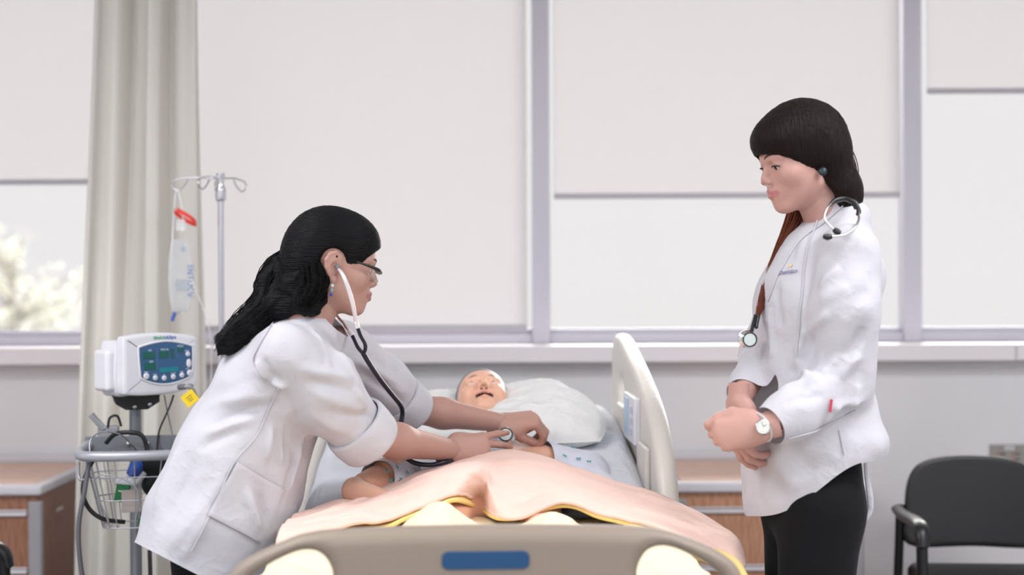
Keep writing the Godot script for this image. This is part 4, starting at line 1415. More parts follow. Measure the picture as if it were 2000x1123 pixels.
func build_pillow() -> void:
	var c := bedx * Vector3(0.045, 0, -1.47)
	c.y = bed_top(1.47) + 0.03
	var bx := Transform3D(Basis(Vector3.UP, deg_to_rad(2.0)) * Basis(Vector3.RIGHT, deg_to_rad(10.0)), c)
	var t := thing("pillow", "plump white pillow under the manikin's head", "pillow", c - Vector3(0, 0.055, 0))
	var nz := FastNoiseLite.new()
	nz.seed = 12
	nz.frequency = 1.6
	var g := G.new()
	var n := 72
	for side in 2:
		var k0 := g.v.size()
		for r in n + 1:
			for k in n + 1:
				var u := 2.0 * k / n - 1.0
				var w := 2.0 * r / n - 1.0
				var uu := u * (1.0 - 0.10 * w * w)
				var ww := w * (1.0 - 0.10 * u * u)
				var th := pow(maxf(1.0 - pow(absf(u), 3.0), 0.0), 0.55) * pow(maxf(1.0 - pow(absf(w), 3.0), 0.0), 0.55)
				var y := 0.075 * th * (1.0 if side == 0 else -0.8)
				if side == 0:
					# the lobe to the right stands high, the head presses a hollow in the middle
					y *= 1.0 + 0.55 * exp(-pow((u - 0.55) / 0.36, 2)) * (0.7 + 0.3 * w) - 0.34 * exp(-pow((u + 0.22) / 0.2, 2) - pow((w + 0.05) / 0.7, 2))
					var a := atan2(w + 0.15, u + 0.2)
					var rad := Vector2(u + 0.2, w + 0.15).length()
					y += th * 0.007 * sin(a * 17.0 + 4.0 * nz.get_noise_2d(u, w)) * smoothstep(0.15, 0.7, rad) * (0.5 + nz.get_noise_2d(u * 2.0 + 5.0, w * 2.0))
					y += th * 0.008 * nz.get_noise_2d(u * 2.5, w * 2.5 + 7.0)
				g.v.append(bx * Vector3(uu * 0.315, y, -ww * 0.225))
		for r in n:
			for k in n:
				var a := k0 + r * (n + 1) + k
				if side == 0:
					g.quad(a, a + n + 1, a + n + 2, a + 1)
				else:
					g.quad(a, a + 1, a + n + 2, a + n + 1)
	part("pillowcase", g.normals(), M.pillow, t)
	var edge := []
	for k in 120:
		var a := TAU * k / 120
		var q := maxf(absf(cos(a)), absf(sin(a)))
		var u := cos(a) / q
		var w := sin(a) / q
		edge.append(bx * Vector3(u * (1.0 - 0.10 * w * w) * 0.315, 0, -w * (1.0 - 0.10 * u * u) * 0.225))
	part("seam", tube(edge, 0.003, 6, 1, true), M.pillow, t)

# smooth sheet through a grid of control points (rows of equal length)
func patch(rows: Array, per_u: int, per_v: int) -> Array:
	var wide := []
	for r in rows:
		wide.append(spline(r, per_u))
	var out := []
	var n: int = wide[0].size()
	var cols := []
	for k in n:
		var col := []
		for r in wide:
			col.append(r[k])
		cols.append(spline(col, per_v))
	for j in cols[0].size():
		var row := []
		for k in n:
			row.append(cols[k][j])
		out.append(row)
	return out

# a sheet with thickness, closed at its edges, from rows of points
func thick(rows: Array, th: float) -> G:
	var g := sheet(rows)
	var m: int = rows[0].size()
	var n := rows.size()
	var nv := g.v.size()
	var o := G.new()
	for side in 2:
		for k in nv:
			o.v.append(g.v[k] + g.n[k] * (th * (0.5 if side == 0 else -0.5)))
	for k in range(0, g.i.size(), 3):
		o.i.append_array([g.i[k], g.i[k + 1], g.i[k + 2], g.i[k] + nv, g.i[k + 2] + nv, g.i[k + 1] + nv])
	var loop := []
	for k in m - 1: loop.append(k)
	for r in n - 1: loop.append(r * m + m - 1)
	for k in range(m - 1, 0, -1): loop.append((n - 1) * m + k)
	for r in range(n - 1, 0, -1): loop.append(r * m)
	for k in loop.size():
		var a: int = loop[k]
		var b: int = loop[(k + 1) % loop.size()]
		o.quad(a, a + nv, b + nv, b)
	return o.normals()

func pts(a: Array) -> Array:                    # rows of [x, y, depth] taken from the photograph
	var out := []
	for p in a:
		out.append(at(p[0], p[1], p[2]))
	return out

func nearest_on(surf: Array, x: float, y: float) -> Vector3:
	var best := 1e9
	var out := Vector3.ZERO
	var inv := camx.affine_inverse()
	for row in surf:
		for p in row:
			var q: Vector3 = inv * p
			var e := Vector2(1000.0 - q.x / q.z * F - x, 561.5 + q.y / q.z * F - y).length_squared()
			if e < best:
				best = e
				out = p
	return out

func build_blankets() -> void:
	var nz := FastNoiseLite.new()
	nz.seed = 31
	nz.frequency = 2.2
	# cream blanket over the legs, in front of the turned-up peach one
	var lt := thing("cream_blanket", "pale yellow blanket bulging over the manikin's legs behind the footboard", "blanket", bedx * Vector3(0, 0.8, -0.5))
	var rows := []
	for r in 46:
		var s := lerpf(0.66, 0.075, r / 45.0)
		var row := []
		for k in 81:
			var x := lerpf(-0.44, 0.44, k / 80.0)
			var y := bed_top(s) + 0.012
			for leg in [[-0.085, 0.086, 0.085], [0.145, 0.094, 0.082]]:
				var q: float = (x - leg[0] - 0.04 * (s - 0.5)) / leg[2]
				y += leg[1] * exp(-q * q) * (0.85 + 0.25 * sin(s * 6.0 + leg[0] * 9.0)) * smoothstep(0.08, 0.3, s) * (1.0 - 0.8 * smoothstep(0.42, 0.62, s))
			y += 0.012 * nz.get_noise_2d(x * 3.0, s * 2.0) + 0.006 * nz.get_noise_2d(x * 7.0 + s * 3.0, s * 4.0 + 5.0)
			y -= 1.2 * pow(maxf(absf(x) - 0.36, 0.0), 1.5)
			row.append(bedx * Vector3(x, y, -s))
		rows.append(row)
	var cream := creased(cloth(Color(0.95, 0.895, 0.765), 0.25, 0.95, 0.3), 0.5, 3.0)
	part("cloth", thick(rows, 0.006), cream, lt)
	# the peach blanket, turned up over the lap
	var R := [
		[[575, 1007, 3.22], [640, 985, 3.32], [705, 968, 3.38], [750, 948, 3.42], [800, 932, 3.46], [860, 912, 3.50], [905, 898, 3.52], [935, 888, 3.53], [965, 881, 3.54], [1000, 879, 3.55], [1060, 892, 3.54], [1120, 914, 3.52], [1190, 941, 3.5], [1260, 962, 3.46], [1330, 986, 3.42], [1395, 1020, 3.33], [1440, 1054, 3.22], [1455, 1100, 3.16]],
		[[560, 1020, 3.12], [632, 997, 3.22], [700, 979, 3.28], [752, 958, 3.32], [802, 940, 3.34], [860, 918, 3.36], [912, 905, 3.38], [940, 905, 3.38], [966, 912, 3.40], [1005, 905, 3.42], [1066, 915, 3.42], [1122, 930, 3.42], [1188, 955, 3.4], [1255, 975, 3.37], [1322, 996, 3.33], [1386, 1028, 3.25], [1436, 1064, 3.16], [1452, 1110, 3.12]],
		[[548, 1034, 3.02], [626, 1008, 3.12], [696, 990, 3.18], [755, 968, 3.2], [806, 948, 3.2], [862, 923, 3.2], [928, 914, 3.2], [948, 926, 3.22], [963, 946, 3.22], [1010, 930, 3.3], [1071, 936, 3.3], [1125, 948, 3.3], [1186, 968, 3.29], [1250, 988, 3.26], [1314, 1008, 3.23], [1377, 1037, 3.17], [1430, 1076, 3.1], [1448, 1122, 3.08]],
		[[540, 1052, 2.97], [620, 1024, 3.04], [694, 1004, 3.1], [752, 985, 3.14], [801, 970, 3.14], [852, 950, 3.15], [910, 936, 3.16], [948, 952, 3.21], [968, 975, 3.14], [1016, 962, 3.18], [1075, 957, 3.17], [1126, 965, 3.17], [1176, 985, 3.16], [1240, 1001, 3.15], [1304, 1020, 3.13], [1368, 1052, 3.1], [1424, 1096, 3.06], [1444, 1145, 3.05]],
		[[536, 1075, 2.93], [616, 1045, 2.98], [694, 1022, 3.03], [750, 1016, 3.06], [796, 999, 3.09], [846, 980, 3.11], [893, 962, 3.13], [938, 982, 3.26], [973, 1008, 3.1], [1022, 1006, 3.07], [1079, 984, 3.06], [1121, 984, 3.06], [1166, 1003, 3.06], [1228, 1016, 3.05], [1292, 1033, 3.03], [1358, 1072, 3.01], [1418, 1120, 3.0], [1440, 1170, 3.0]],
	]
	var ctl := []
	for r in R:
		ctl.append(pts(r))
	var surf := patch(ctl, 9, 10)
	# long soft ridges in the cloth: picture points found on the sheet, then width and height
	var ridge := []
	for c in [[985, 905, 1150, 925, 0.014, 0.009], [1150, 925, 1300, 975, 0.014, 0.008], [985, 960, 1110, 938, 0.016, 0.011], [1110, 938, 1240, 962, 0.016, 0.010], [1240, 962, 1390, 1030, 0.018, 0.009], [980, 925, 1090, 918, 0.013, -0.008], [1010, 985, 1100, 962, 0.012, -0.009], [1100, 962, 1230, 990, 0.014, -0.008], [1000, 1000, 1060, 985, 0.010, 0.007], [960, 930, 972, 1000, 0.008, 0.013], [944, 925, 950, 970, 0.009, -0.010], [640, 1000, 760, 955, 0.013, 0.008], [580, 1028, 700, 1003, 0.011, -0.009], [600, 1012, 690, 990, 0.009, 0.008], [650, 1020, 740, 1002, 0.010, 0.007], [760, 968, 900, 925, 0.014, -0.006], [800, 945, 925, 912, 0.010, 0.007]]:
		ridge.append([nearest_on(surf, c[0], c[1]), nearest_on(surf, c[2], c[3]), c[4], c[5]])
	var rid := wrinkle(ridge, 0.004, 44, 6.0)
	for r in surf.size():
		for k in surf[r].size():
			var p: Vector3 = surf[r][k]
			surf[r][k] = p + Vector3(0, 0.85, 0.5) * float(rid.call(p, Vector3.UP)) + Vector3(0, 0.004 * nz.get_noise_2d(p.x * 4.0 - p.z * 2.0, p.z * 7.0), 0)
	var bt := thing("peach_blanket", "peach blanket turned up over the manikin's lap and hanging over the right side", "blanket", at(990, 1000, 3.2))
	var peach := creased(cloth(Color(0.92, 0.785, 0.735), 0.2, 0.95, 0.35), 0.3, 3.0)
	var bl := part("cloth", thick(surf, 0.007), peach, bt)
	# stitched edge
	part("hem", tube(surf[surf.size() - 1], 0.0055, 8), peach, bl)
	# its yellow companion, whose edge shows below the turned-up peach one
	var yt := thing("yellow_blanket", "yellow blanket whose edge shows beneath the peach blanket", "blanket", at(990, 1010, 3.15))
	var L := [
		[[545, 1062, 3.02], [625, 1030, 3.1], [700, 1012, 3.15], [758, 996, 3.2], [806, 982, 3.2], [855, 960, 3.2], [905, 948, 3.2], [945, 965, 3.3], [970, 990, 3.2], [1020, 985, 3.2], [1079, 972, 3.2], [1122, 976, 3.2], [1170, 994, 3.18], [1235, 1010, 3.16], [1300, 1030, 3.14], [1372, 1062, 3.1], [1434, 1090, 3.05], [1462, 1130, 3.04]],
		[[540, 1078, 2.97], [618, 1050, 3.02], [696, 1028, 3.07], [755, 1018, 3.10], [800, 1002, 3.12], [850, 982, 3.14], [895, 966, 3.16], [940, 984, 3.3], [973, 1006, 3.14], [1022, 1003, 3.12], [1080, 984, 3.11], [1122, 984, 3.11], [1168, 1003, 3.1], [1232, 1018, 3.09], [1296, 1038, 3.06], [1368, 1078, 3.03], [1446, 1110, 3.0], [1468, 1165, 3.0]],
		[[538, 1088, 2.94], [616, 1062, 2.98], [696, 1042, 3.02], [752, 1032, 3.05], [790, 1014, 3.07], [840, 995, 3.09], [890, 977, 3.11], [938, 994, 3.24], [972, 1012, 3.1], [1022, 1010, 3.08], [1080, 990, 3.07], [1122, 990, 3.07], [1168, 1009, 3.06], [1230, 1024, 3.05], [1294, 1046, 3.02], [1366, 1090, 3.0], [1452, 1125, 2.98], [1472, 1180, 2.98]],
	]
	var cl := []
	for r in L:
		cl.append(pts(r))
	var ys := patch(cl, 6, 6)
	var yellow := cloth(Color(0.93, 0.80, 0.50), 0.2, 0.95, 0.3, 0.5, 18.0)
	var yg := part("cloth", thick(ys, 0.006), yellow, yt)
	part("hem", tube(ys[ys.size() - 1], 0.005, 8), yellow, yg)

# ---------------------------------------------------------------- people: shared builders
func lin(c: Color) -> Color:
	return c.srgb_to_linear()

func skin_mat(rough := 0.5) -> StandardMaterial3D:
	var m := mat(Color.WHITE, rough)
	m.vertex_color_use_as_albedo = true
	m.subsurf_scatter_enabled = true
	m.subsurf_scatter_strength = 0.12
	m.metallic_specular = 0.4
	return m

# a head about the middle between the ears: x to the face, y to the crown, z to its right
func head_skin(o: Dictionary) -> G:
	var w: float = o.get("wide", 1.0)
	var eye_y: float = o.get("eye_y", 0.006)
	var f := SF.new(Vector3(-0.118, -0.15, -0.095), Vector3(0.125, 0.138, 0.095), 0.003)
	f.ell(Vector3(-0.014, 0.045, 0), Vector3(0.094, 0.083, 0.075 * w), 0.01)
	f.ell(Vector3(0.022, -0.014, 0), Vector3(0.062, 0.088, 0.066 * w), 0.03)
	f.ell(Vector3(0.03, 0.045, 0), Vector3(0.056, 0.05, 0.058 * w), 0.02)
	for s in [-1.0, 1.0]:
		f.cap(Vector3(0.0, -0.046, 0.05 * s * w), Vector3(0.056, -0.083, 0.014 * s), 0.016, 0.017, 0.02)
		f.ell(Vector3(0.052, -0.016, 0.042 * s * w), Vector3(0.026, 0.022, 0.022), 0.02)
	f.ell(Vector3(0.066, -0.084, 0), Vector3(0.0175, 0.016, 0.02), 0.015)
	f.ell(Vector3(0.071, -0.05, 0), Vector3(0.02, 0.026, 0.03), 0.016)
	var nl: float = o.get("nose", 0.0)
	f.cap(Vector3(0.081, 0.016, 0), Vector3(0.098 + nl, -0.019, 0), 0.0075, 0.0105, 0.01)
	for s in [-1.0, 1.0]:
		f.ell(Vector3(0.091, -0.025, 0.0125 * s), Vector3(0.0105, 0.008, 0.0078), 0.006)
		f.ell(Vector3(0.092, 0.008, 0.033 * s), Vector3(0.015, 0.012, 0.02), 0.013, Basis(), true)
		f.ell(Vector3(0.0705, 0.007, 0.032 * s), Vector3(0.0135, 0.0135, 0.0145), 0.004)
		f.cap(Vector3(0.085, 0.026, 0.012 * s), Vector3(0.072, 0.027, 0.045 * s), 0.008, 0.007, 0.012)
		f.ell(Vector3(0.094, -0.0335, 0.0062 * s), Vector3(0.0048, 0.005, 0.0034) * float(o.get("nostril", 1.0)), 0.003, Basis(), true)
	# lips
	var gap: float = o.get("gap", 0.0)
	for s in [-1.0, 1.0]:
		f.cap(Vector3(0.0915, -0.0470, 0.004 * s), Vector3(0.079, -0.0522, 0.022 * s), 0.0049, 0.003, 0.005)
		f.cap(Vector3(0.0898, -0.0590 - gap, 0.0), Vector3(0.079, -0.0535 - gap * 0.3, 0.021 * s), 0.0056, 0.003, 0.005)
		f.cap(Vector3(0.101, -0.0532 - gap * 0.5, 0.0), Vector3(0.085, -0.053, 0.023 * s), 0.0020 + gap * 0.5, 0.0018, 0.002, Vector3.ZERO, 1.0, true)
		if gap > 0.005 and s > 0.0:
			f.ell(Vector3(0.092, -0.0535 - gap * 0.42, 0), Vector3(0.022, gap * 0.45, 0.0235), 0.003, Basis(), true)
		if o.has("open_eyes"):
			f.ell(Vector3(0.0865, eye_y, 0.0335 * s), Vector3(0.010, float(o.open_eyes), 0.0125), 0.002, Basis(), true)
	# neck
	f.cap(Vector3(-0.022, -0.05, 0), Vector3(-0.048, -0.15, 0), 0.05, 0.052, 0.022)
	# ears
	for s in [-1.0, 1.0]:
		if o.has("lobes_only"):
			f.ell(Vector3(-0.004, -0.026, 0.077 * s * w), Vector3(0.0075, 0.0095, 0.005), 0.004)
			continue
		f.ell(Vector3(-0.011, 0.005, 0.0775 * s * w), Vector3(0.0165, 0.028, 0.0095), 0.004, Basis(Vector3.UP, 0.35 * s))
		f.ell(Vector3(-0.004, -0.001, 0.084 * s * w), Vector3(0.010, 0.013, 0.0065), 0.004, Basis(), true)
		var hx := [Vector3(0.007, 0.008, 0.074), Vector3(0.005, 0.024, 0.076), Vector3(-0.006, 0.033, 0.08), Vector3(-0.020, 0.028, 0.085), Vector3(-0.027, 0.013, 0.087), Vector3(-0.024, -0.004, 0.085), Vector3(-0.014, -0.018, 0.081), Vector3(-0.005, -0.027, 0.078)]
		for k in hx.size():
			hx[k] = Vector3(hx[k].x, hx[k].y, hx[k].z * s * w)
		f.chain(hx, [0.0036, 0.0038, 0.004, 0.0042, 0.0042, 0.004, 0.004, 0.005], 0.003)
		f.ell(Vector3(-0.004, -0.028, 0.077 * s * w), Vector3(0.0075, 0.0095, 0.005), 0.004)
		f.ell(Vector3(0.007, -0.004, 0.078 * s * w), Vector3(0.004, 0.006, 0.0045), 0.004)
	var g := f.surf(1)
	var base: Color = lin(o.skin)
	var lip: Color = lin(o.lip)
	var dark: Color = lin(o.get("mouth", Color(0.2, 0.08, 0.07)))
	g.tint(func(p: Vector3) -> Color:
		var c := base
		if p.x > 0.07 and absf(p.z) < 0.03 and p.y < -0.035 and p.y > -0.075:
			var az := absf(p.z)
			var up := Geometry3D.get_closest_point_to_segment(Vector3(p.x, p.y, az), Vector3(0.0925, -0.0475, 0.0), Vector3(0.080, -0.0522, 0.022)).distance_to(Vector3(p.x, p.y, az))
			var lo := Geometry3D.get_closest_point_to_segment(Vector3(p.x, p.y, az), Vector3(0.0905, -0.0595 - gap, 0.0), Vector3(0.080, -0.0535, 0.021)).distance_to(Vector3(p.x, p.y, az))
			c = c.lerp(lip, clampf((0.0074 - minf(up, lo)) / 0.002, 0, 1))
			if gap > 0.0 and p.x < 0.0895 - 0.2 * az and az < 0.025 and absf(p.y + 0.0535 + gap * 0.45) < 0.002 + gap * 0.35:
				c = dark
		if Vector2(p.y + 0.0335, absf(p.z) - 0.0062).length() < 0.0042 and p.x > 0.085 and p.x < 0.0965:
			c = dark
		return c)
	return g

# a hand about the wrist: x along the fingers, y out of the back of the hand, z to the thumb
# curls: four fingers (index first) as [knuckle, middle, end] in degrees, then spread in degrees
func hand_shape(curls: Array, thumb: Array, spread := [4.0, 1.0, -3.0, -8.0]) -> G:
	var f := SF.new(Vector3(-0.045, -0.105, -0.07), Vector3(0.185, 0.05, 0.105), 0.0032)
	f.cap(Vector3(-0.04, 0, 0), Vector3(0.0, 0, 0), 0.021, 0.0205, 0.01, Vector3.BACK, 1.28)
	var mz := [0.0255, 0.0085, -0.0085, -0.0245]
	var mx := [0.083, 0.087, 0.083, 0.074]
	for k in 4:
		f.cap(Vector3(0.004, -0.001, mz[k] * 0.55), Vector3(mx[k], 0.001 - 0.002 * absf(k - 1.3), mz[k]), 0.0165, 0.0125 if k < 3 else 0.0115, 0.014)
	f.ell(Vector3(0.03, -0.010, 0.026), Vector3(0.03, 0.014, 0.016), 0.016)
	f.ell(Vector3(0.035, -0.010, -0.022), Vector3(0.034, 0.012, 0.012), 0.014)
	var lens := [[0.041, 0.025, 0.021], [0.045, 0.029, 0.022], [0.042, 0.027, 0.022], [0.033, 0.021, 0.019]]
	for k in 4:
		var p := Vector3(mx[k], 0.001, mz[k])
		var a := 0.0
		var sp := deg_to_rad(float(spread[k]))
		var r := 0.0098 if k < 3 else 0.0084
		for j in 3:
			a += deg_to_rad(float(curls[k][j]))
			var q := p + Vector3(cos(a) * cos(sp), -sin(a), cos(a) * sin(sp)) * float(lens[k][j])
			f.cap(p, q, r, r - 0.0009, 0.0035)
			r -= 0.0009
			p = q
	# thumb: given as joint points from the side of the palm
	var tp := [Vector3(0.016, -0.006, 0.026)] + thumb
	f.cap(tp[0], tp[1], 0.0165, 0.0125, 0.012)
	f.cap(tp[1], tp[2], 0.0118, 0.0105, 0.004)
	f.cap(tp[2], tp[3], 0.0105, 0.0088, 0.004)
	return f.surf(1)

func hand_frame(wrist: Vector3, fingers: Vector3, back: Vector3, thumb_towards: Vector3) -> Transform3D:
	var x := fingers.normalized()
	var y := (back - x * back.dot(x)).normalized()
	var z := x.cross(y)
	if z.dot(thumb_towards) < 0.0:
		z = -z
	return Transform3D(Basis(x, y, z), wrist)

func colored(g: G, c: Color) -> G:
	var l := lin(c)
	g.c.resize(g.v.size())
	g.c.fill(l)
	return g

# creases: each [from, to, width, height] on a cloth; noise gives the rest
func wrinkle(creases: Array, soft: float, seed_: int, freq := 5.0) -> Callable:
	var nz := FastNoiseLite.new()
	nz.seed = seed_
	nz.frequency = freq
	nz.fractal_octaves = 2
	return func(p: Vector3, _n: Vector3) -> float:
		var h := nz.get_noise_3dv(p) * soft
		for c in creases:
			var a: Vector3 = c[0]
			var b: Vector3 = c[1]
			var ab := b - a
			var t := clampf((p - a).dot(ab) / ab.length_squared(), 0.0, 1.0)
			var d2 := (p - a - ab * t).length_squared()
			var w: float = c[2]
			if d2 < 7.0 * w * w:
				h += float(c[3]) * exp(-d2 / (w * w)) * (1.0 - pow(absf(2.0 * t - 1.0), 3.0) * 0.85)
		return h

# crease ends given in the photograph, laid on the cloth that the field describes
func on_cloth(f: SF, px: float, py: float, near := 2.2) -> Vector3:
	var d := (at(px, py, 1.0) - camx.origin).normalized()
	return f.march(camx.origin + d * near, d, 2.5)

func creases(f: SF, list: Array) -> Array:
	var out := []
	for c in list:
		out.append([on_cloth(f, c[0], c[1]), on_cloth(f, c[2], c[3]), c[4], c[5]])
	return out

# a turned-back cuff: an open band round the sleeve's end
func band(a: Vector3, b: Vector3, ra: float, rb: float, th: float, m: Material, called: String, parent: Node, sq := 1.0, up := Vector3.UP) -> void:
	var ax := (b - a).normalized()
	var sd := ax.cross(up).normalized()
	var ot := sd.cross(ax)
	var rows := []
	for w in [[0.0, -th], [0.0, 0.0], [0.12, 0.5 * th], [0.5, 0.7 * th], [0.9, 0.4 * th], [1.0, 0.0], [1.0, -th], [0.5, -th * 1.2], [0.05, -th * 1.2]]:
		var row := []
		for k in 36:
			var q := TAU * k / 36
			var r := lerpf(ra, rb, w[0]) + float(w[1]) + 0.0018 * sin(q * 3.0 + w[0] * 2.0)
			row.append(a.lerp(b, w[0]) + sd * (cos(q) * r) + ot * (sin(q) * r * sq))
		rows.append(row)
	var g := sheet(rows, true)
	g.uv = PackedVector2Array()
	part(called, g, m, parent)

# a cloth patch laid on the field between four picture points, standing proud of it
func laid(f: SF, corners: Array, nu: int, nv: int, proud: float, disp: Callable) -> Array:
	var rows := []
	for r in nv + 1:
		var row := []
		for k in nu + 1:
			var u := float(k) / nu
			var w := float(r) / nv
			var a: Vector2 = corners[0].lerp(corners[1], u)
			var b: Vector2 = corners[3].lerp(corners[2], u)
			var q := a.lerp(b, w)
			var p := on_cloth(f, q.x, q.y)
			var n := f.grad(p)
			row.append(p + n * (proud + float(disp.call(p, n))))
		rows.append(row)
	return rows

# locks of hair: bundles of thin strands along a path, each straying a little
func locks(path: Array, rad: Array, count: int, thick_: float, seed_: int, wave := 0.0, m := 14) -> G:
	var r := RandomNumberGenerator.new()
	r.seed = seed_
	var ps := spline(path, 6)
	var rs := spline(rad, 6)
	var g := G.new()
	for s in count:
		var a := r.randf() * TAU
		var q := sqrt(r.randf()) * 1.02
		var ph := r.randf() * TAU
		var t0 := r.randf_range(0.0, 0.12)
		var t1 := r.randf_range(0.8, 1.0)
		var line := []
		var rad_ := []
		for k in m + 1:
			var t := lerpf(t0, t1, float(k) / m) * (ps.size() - 1)
			var i0 := mini(int(t), ps.size() - 2)
			var c: Vector3 = ps[i0].lerp(ps[i0 + 1], t - i0)
			var dir: Vector3 = (ps[i0 + 1] - ps[i0]).normalized()
			var sd := dir.cross(Vector3(0.1, 0.2, 1)).normalized()
			var ot := sd.cross(dir)
			var rr: float = lerpf(rs[i0], rs[i0 + 1], t - i0) * q
			var wv := wave * sin(k * 0.9 + ph)
			line.append(c + sd * (cos(a) * rr + wv) + ot * (sin(a) * rr + wv * 0.6))
			rad_.append(thick_ * (1.0 - 0.8 * pow(float(k) / m, 3.0)))
		g.add(tube(line, rad_, 4, 1, false, false))
	return g

func hair_mat(c: Color, back: Color, along := Vector3(55, 4, 55)) -> StandardMaterial3D:
	var m := mat(c, 0.46)
	m.heightmap_enabled = true
	m.heightmap_texture = M["hair_grain"]
	m.heightmap_scale = 0.22
	m.uv1_triplanar = true
	m.uv1_scale = along * 0.35
	m.metallic_specular = 0.22
	if back != Color.BLACK:
		m.backlight_enabled = true
		m.backlight = back
	return m

func shoe(at_: Vector3, dir: Vector3, m: Material, parent: Node) -> void:
	var d := dir.normalized()
	var f := SF.new(at_ - Vector3(0.2, 0.02, 0.2), at_ + Vector3(0.2, 0.14, 0.2), 0.007)
	f.cap(at_ + Vector3(0, 0.04, 0) - d * 0.05, at_ + Vector3(0, 0.035, 0) + d * 0.12, 0.04, 0.032, 0.02)
	f.cap(at_ + Vector3(0, 0.05, 0) - d * 0.04, at_ + Vector3(0, 0.09, 0) - d * 0.04, 0.04, 0.042, 0.02)
	f.cut(at_ + Vector3(0, 0.004, 0), Vector3.DOWN, 0.004)
	part("shoe", f.surf(), m, parent)

# ---------------------------------------------------------------- the manikin in the bed
func build_manikin() -> void:
	var skin := Color(0.90, 0.70, 0.60)
	var t := thing("training_manikin", "bald-faced training manikin lying in the bed with its mouth open, in a patterned gown", "manikin", bedx * Vector3(0.0, 0.86, -1.1))
	t.set_meta("label", "plastic training manikin lying in the bed with open mouth and painted grey hair")
	var mm := skin_mat(0.35)
	var hx := Transform3D(frame(at(943, 795, 4.02), Vector3(0.02, 0.86, 0.51), Vector3(0, 0.51, -0.86)))
	hx.basis = Basis(hx.basis.x, deg_to_rad(5.0)) * hx.basis
	hx.basis = hx.basis.scaled(Vector3.ONE * 0.97)
	var body := head_skin({"skin": skin, "lip": Color(0.88, 0.62, 0.54), "gap": 0.013, "nose": 0.004, "nostril": 1.3, "open_eyes": 0.0028}).moved(hx)
	# trunk, arms and legs under gown and blankets
	var neck := hx * Vector3(-0.045, -0.13, 0)
	var chest := at(1010, 926, 3.68)
	var hip := bedx * Vector3(0.04, bed_top(0.72) + 0.03, -0.72)
	var f := SF.new(Vector3(-0.5, 0.78, -3.98), Vector3(0.4, 1.1, -2.55), 0.0105)
	f.cap(neck, chest + Vector3(-0.02, 0.01, -0.12), 0.05, 0.06, 0.05)
	f.cap(chest + Vector3(-0.015, -0.015, -0.06), chest + Vector3(-0.01, -0.03, 0.15), 0.091, 0.085, 0.06, Vector3.RIGHT, 1.75)
	f.cap(chest + Vector3(-0.01, -0.03, 0.15), hip, 0.075, 0.055, 0.05, Vector3.RIGHT, 1.7)
	var sh_l := chest + Vector3(-0.19, -0.02, -0.05)
	var sh_r := chest + Vector3(0.17, -0.02, -0.04)
	var el := at(693, 958, 3.36)
	f.cap(chest + Vector3(-0.08, 0, -0.05), sh_l, 0.06, 0.055, 0.04)
	f.cap(sh_l, at(758, 925, 3.47), 0.05, 0.043, 0.03)
	f.cap(chest + Vector3(0.08, 0, -0.04), sh_r, 0.06, 0.055, 0.04)
	f.cap(sh_r, sh_r + Vector3(0.06, -0.04, 0.26), 0.048, 0.04, 0.03)
	for s in [-0.085, 0.155]:
		f.cap(hip + Vector3((s - 0.035) * 0.8, 0, 0), bedx * Vector3(s - 0.02, bed_top(0.45) + 0.015, -0.42), 0.05, 0.042, 0.04)
		f.cap(bedx * Vector3(s - 0.02, bed_top(0.45) + 0.015, -0.42), bedx * Vector3(s - 0.03, bed_top(0.2) + 0.02, -0.16), 0.042, 0.035, 0.03)
	body.add(colored(f.surf(), skin))
	# right arm: upper arm out of the sleeve, a jointed elbow, forearm back under the blanket
	var fa := SF.new(Vector3(-0.55, 0.78, -3.6), Vector3(-0.1, 1.0, -3.1), 0.006)
	fa.cap(at(775, 918, 3.5), at(712, 948, 3.40), 0.038, 0.032, 0.01)
	fa.ell(el, Vector3(0.031, 0.032, 0.032), 0.004)
	fa.cap(el, at(760, 985, 3.22), 0.030, 0.028, 0.008)
	body.add(colored(fa.surf(), skin))
	part("body", body, mm, t)
	var eye := mat(Color(0.88, 0.82, 0.8), 0.2)
	for s in [-1.0, 1.0]:
		part("eye", lathe([Vector2(0, 0.0123), Vector2(0.006, 0.0107), Vector2(0.0107, 0.006), Vector2(0.0123, 0), Vector2(0.0107, -0.006), Vector2(0.006, -0.0107), Vector2(0, -0.0123)], 14, hx * Transform3D(Basis(), Vector3(0.0705, 0.006, 0.032 * s))), eye, t)
	# painted hair: a thin cap with a sharp edge, and brows
	var hf := SF.new(Vector3(-0.125, -0.1, -0.095), Vector3(0.1, 0.14, 0.095), 0.005)
	hf.ell(Vector3(-0.013, 0.047, 0), Vector3(0.1005, 0.0912, 0.0785), 0.01)
	hf.ell(Vector3(0.085, -0.045, 0), Vector3(0.085, 0.10, 0.13), 0.004, Basis(), true)
	hf.cut(Vector3(0, -0.05, 0), Vector3(0, -1, 0))
	part("hair", hf.surf().moved(hx), mat(Color(0.47, 0.47, 0.51), 0.5), t, "painted grey hair")
	for s in [-1.0, 1.0]:
		part("eyebrow", tube([hx * Vector3(0.0925, 0.027, 0.012 * s), hx * Vector3(0.0885, 0.033, 0.028 * s), hx * Vector3(0.0755, 0.031, 0.046 * s)], [0.002, 0.003, 0.0018], 6, 5, false, true, 0.5), mat(Color(0.5, 0.47, 0.48), 0.6), t, "grey eyebrow")
	# gown: over shoulders and chest, open in the middle
	var gf := SF.new(Vector3(-0.46, 0.8, -3.98), Vector3(0.42, 1.12, -3.05), 0.0095)
	gf.cap(chest + Vector3(-0.015, -0.012, -0.08), chest + Vector3(-0.01, -0.025, 0.2), 0.095, 0.09, 0.05, Vector3.RIGHT, 1.75)
	gf.cap(chest + Vector3(-0.08, 0, -0.06), sh_l, 0.07, 0.066, 0.05)
	gf.cap(sh_l, at(728, 938, 3.41), 0.062, 0.052, 0.03)
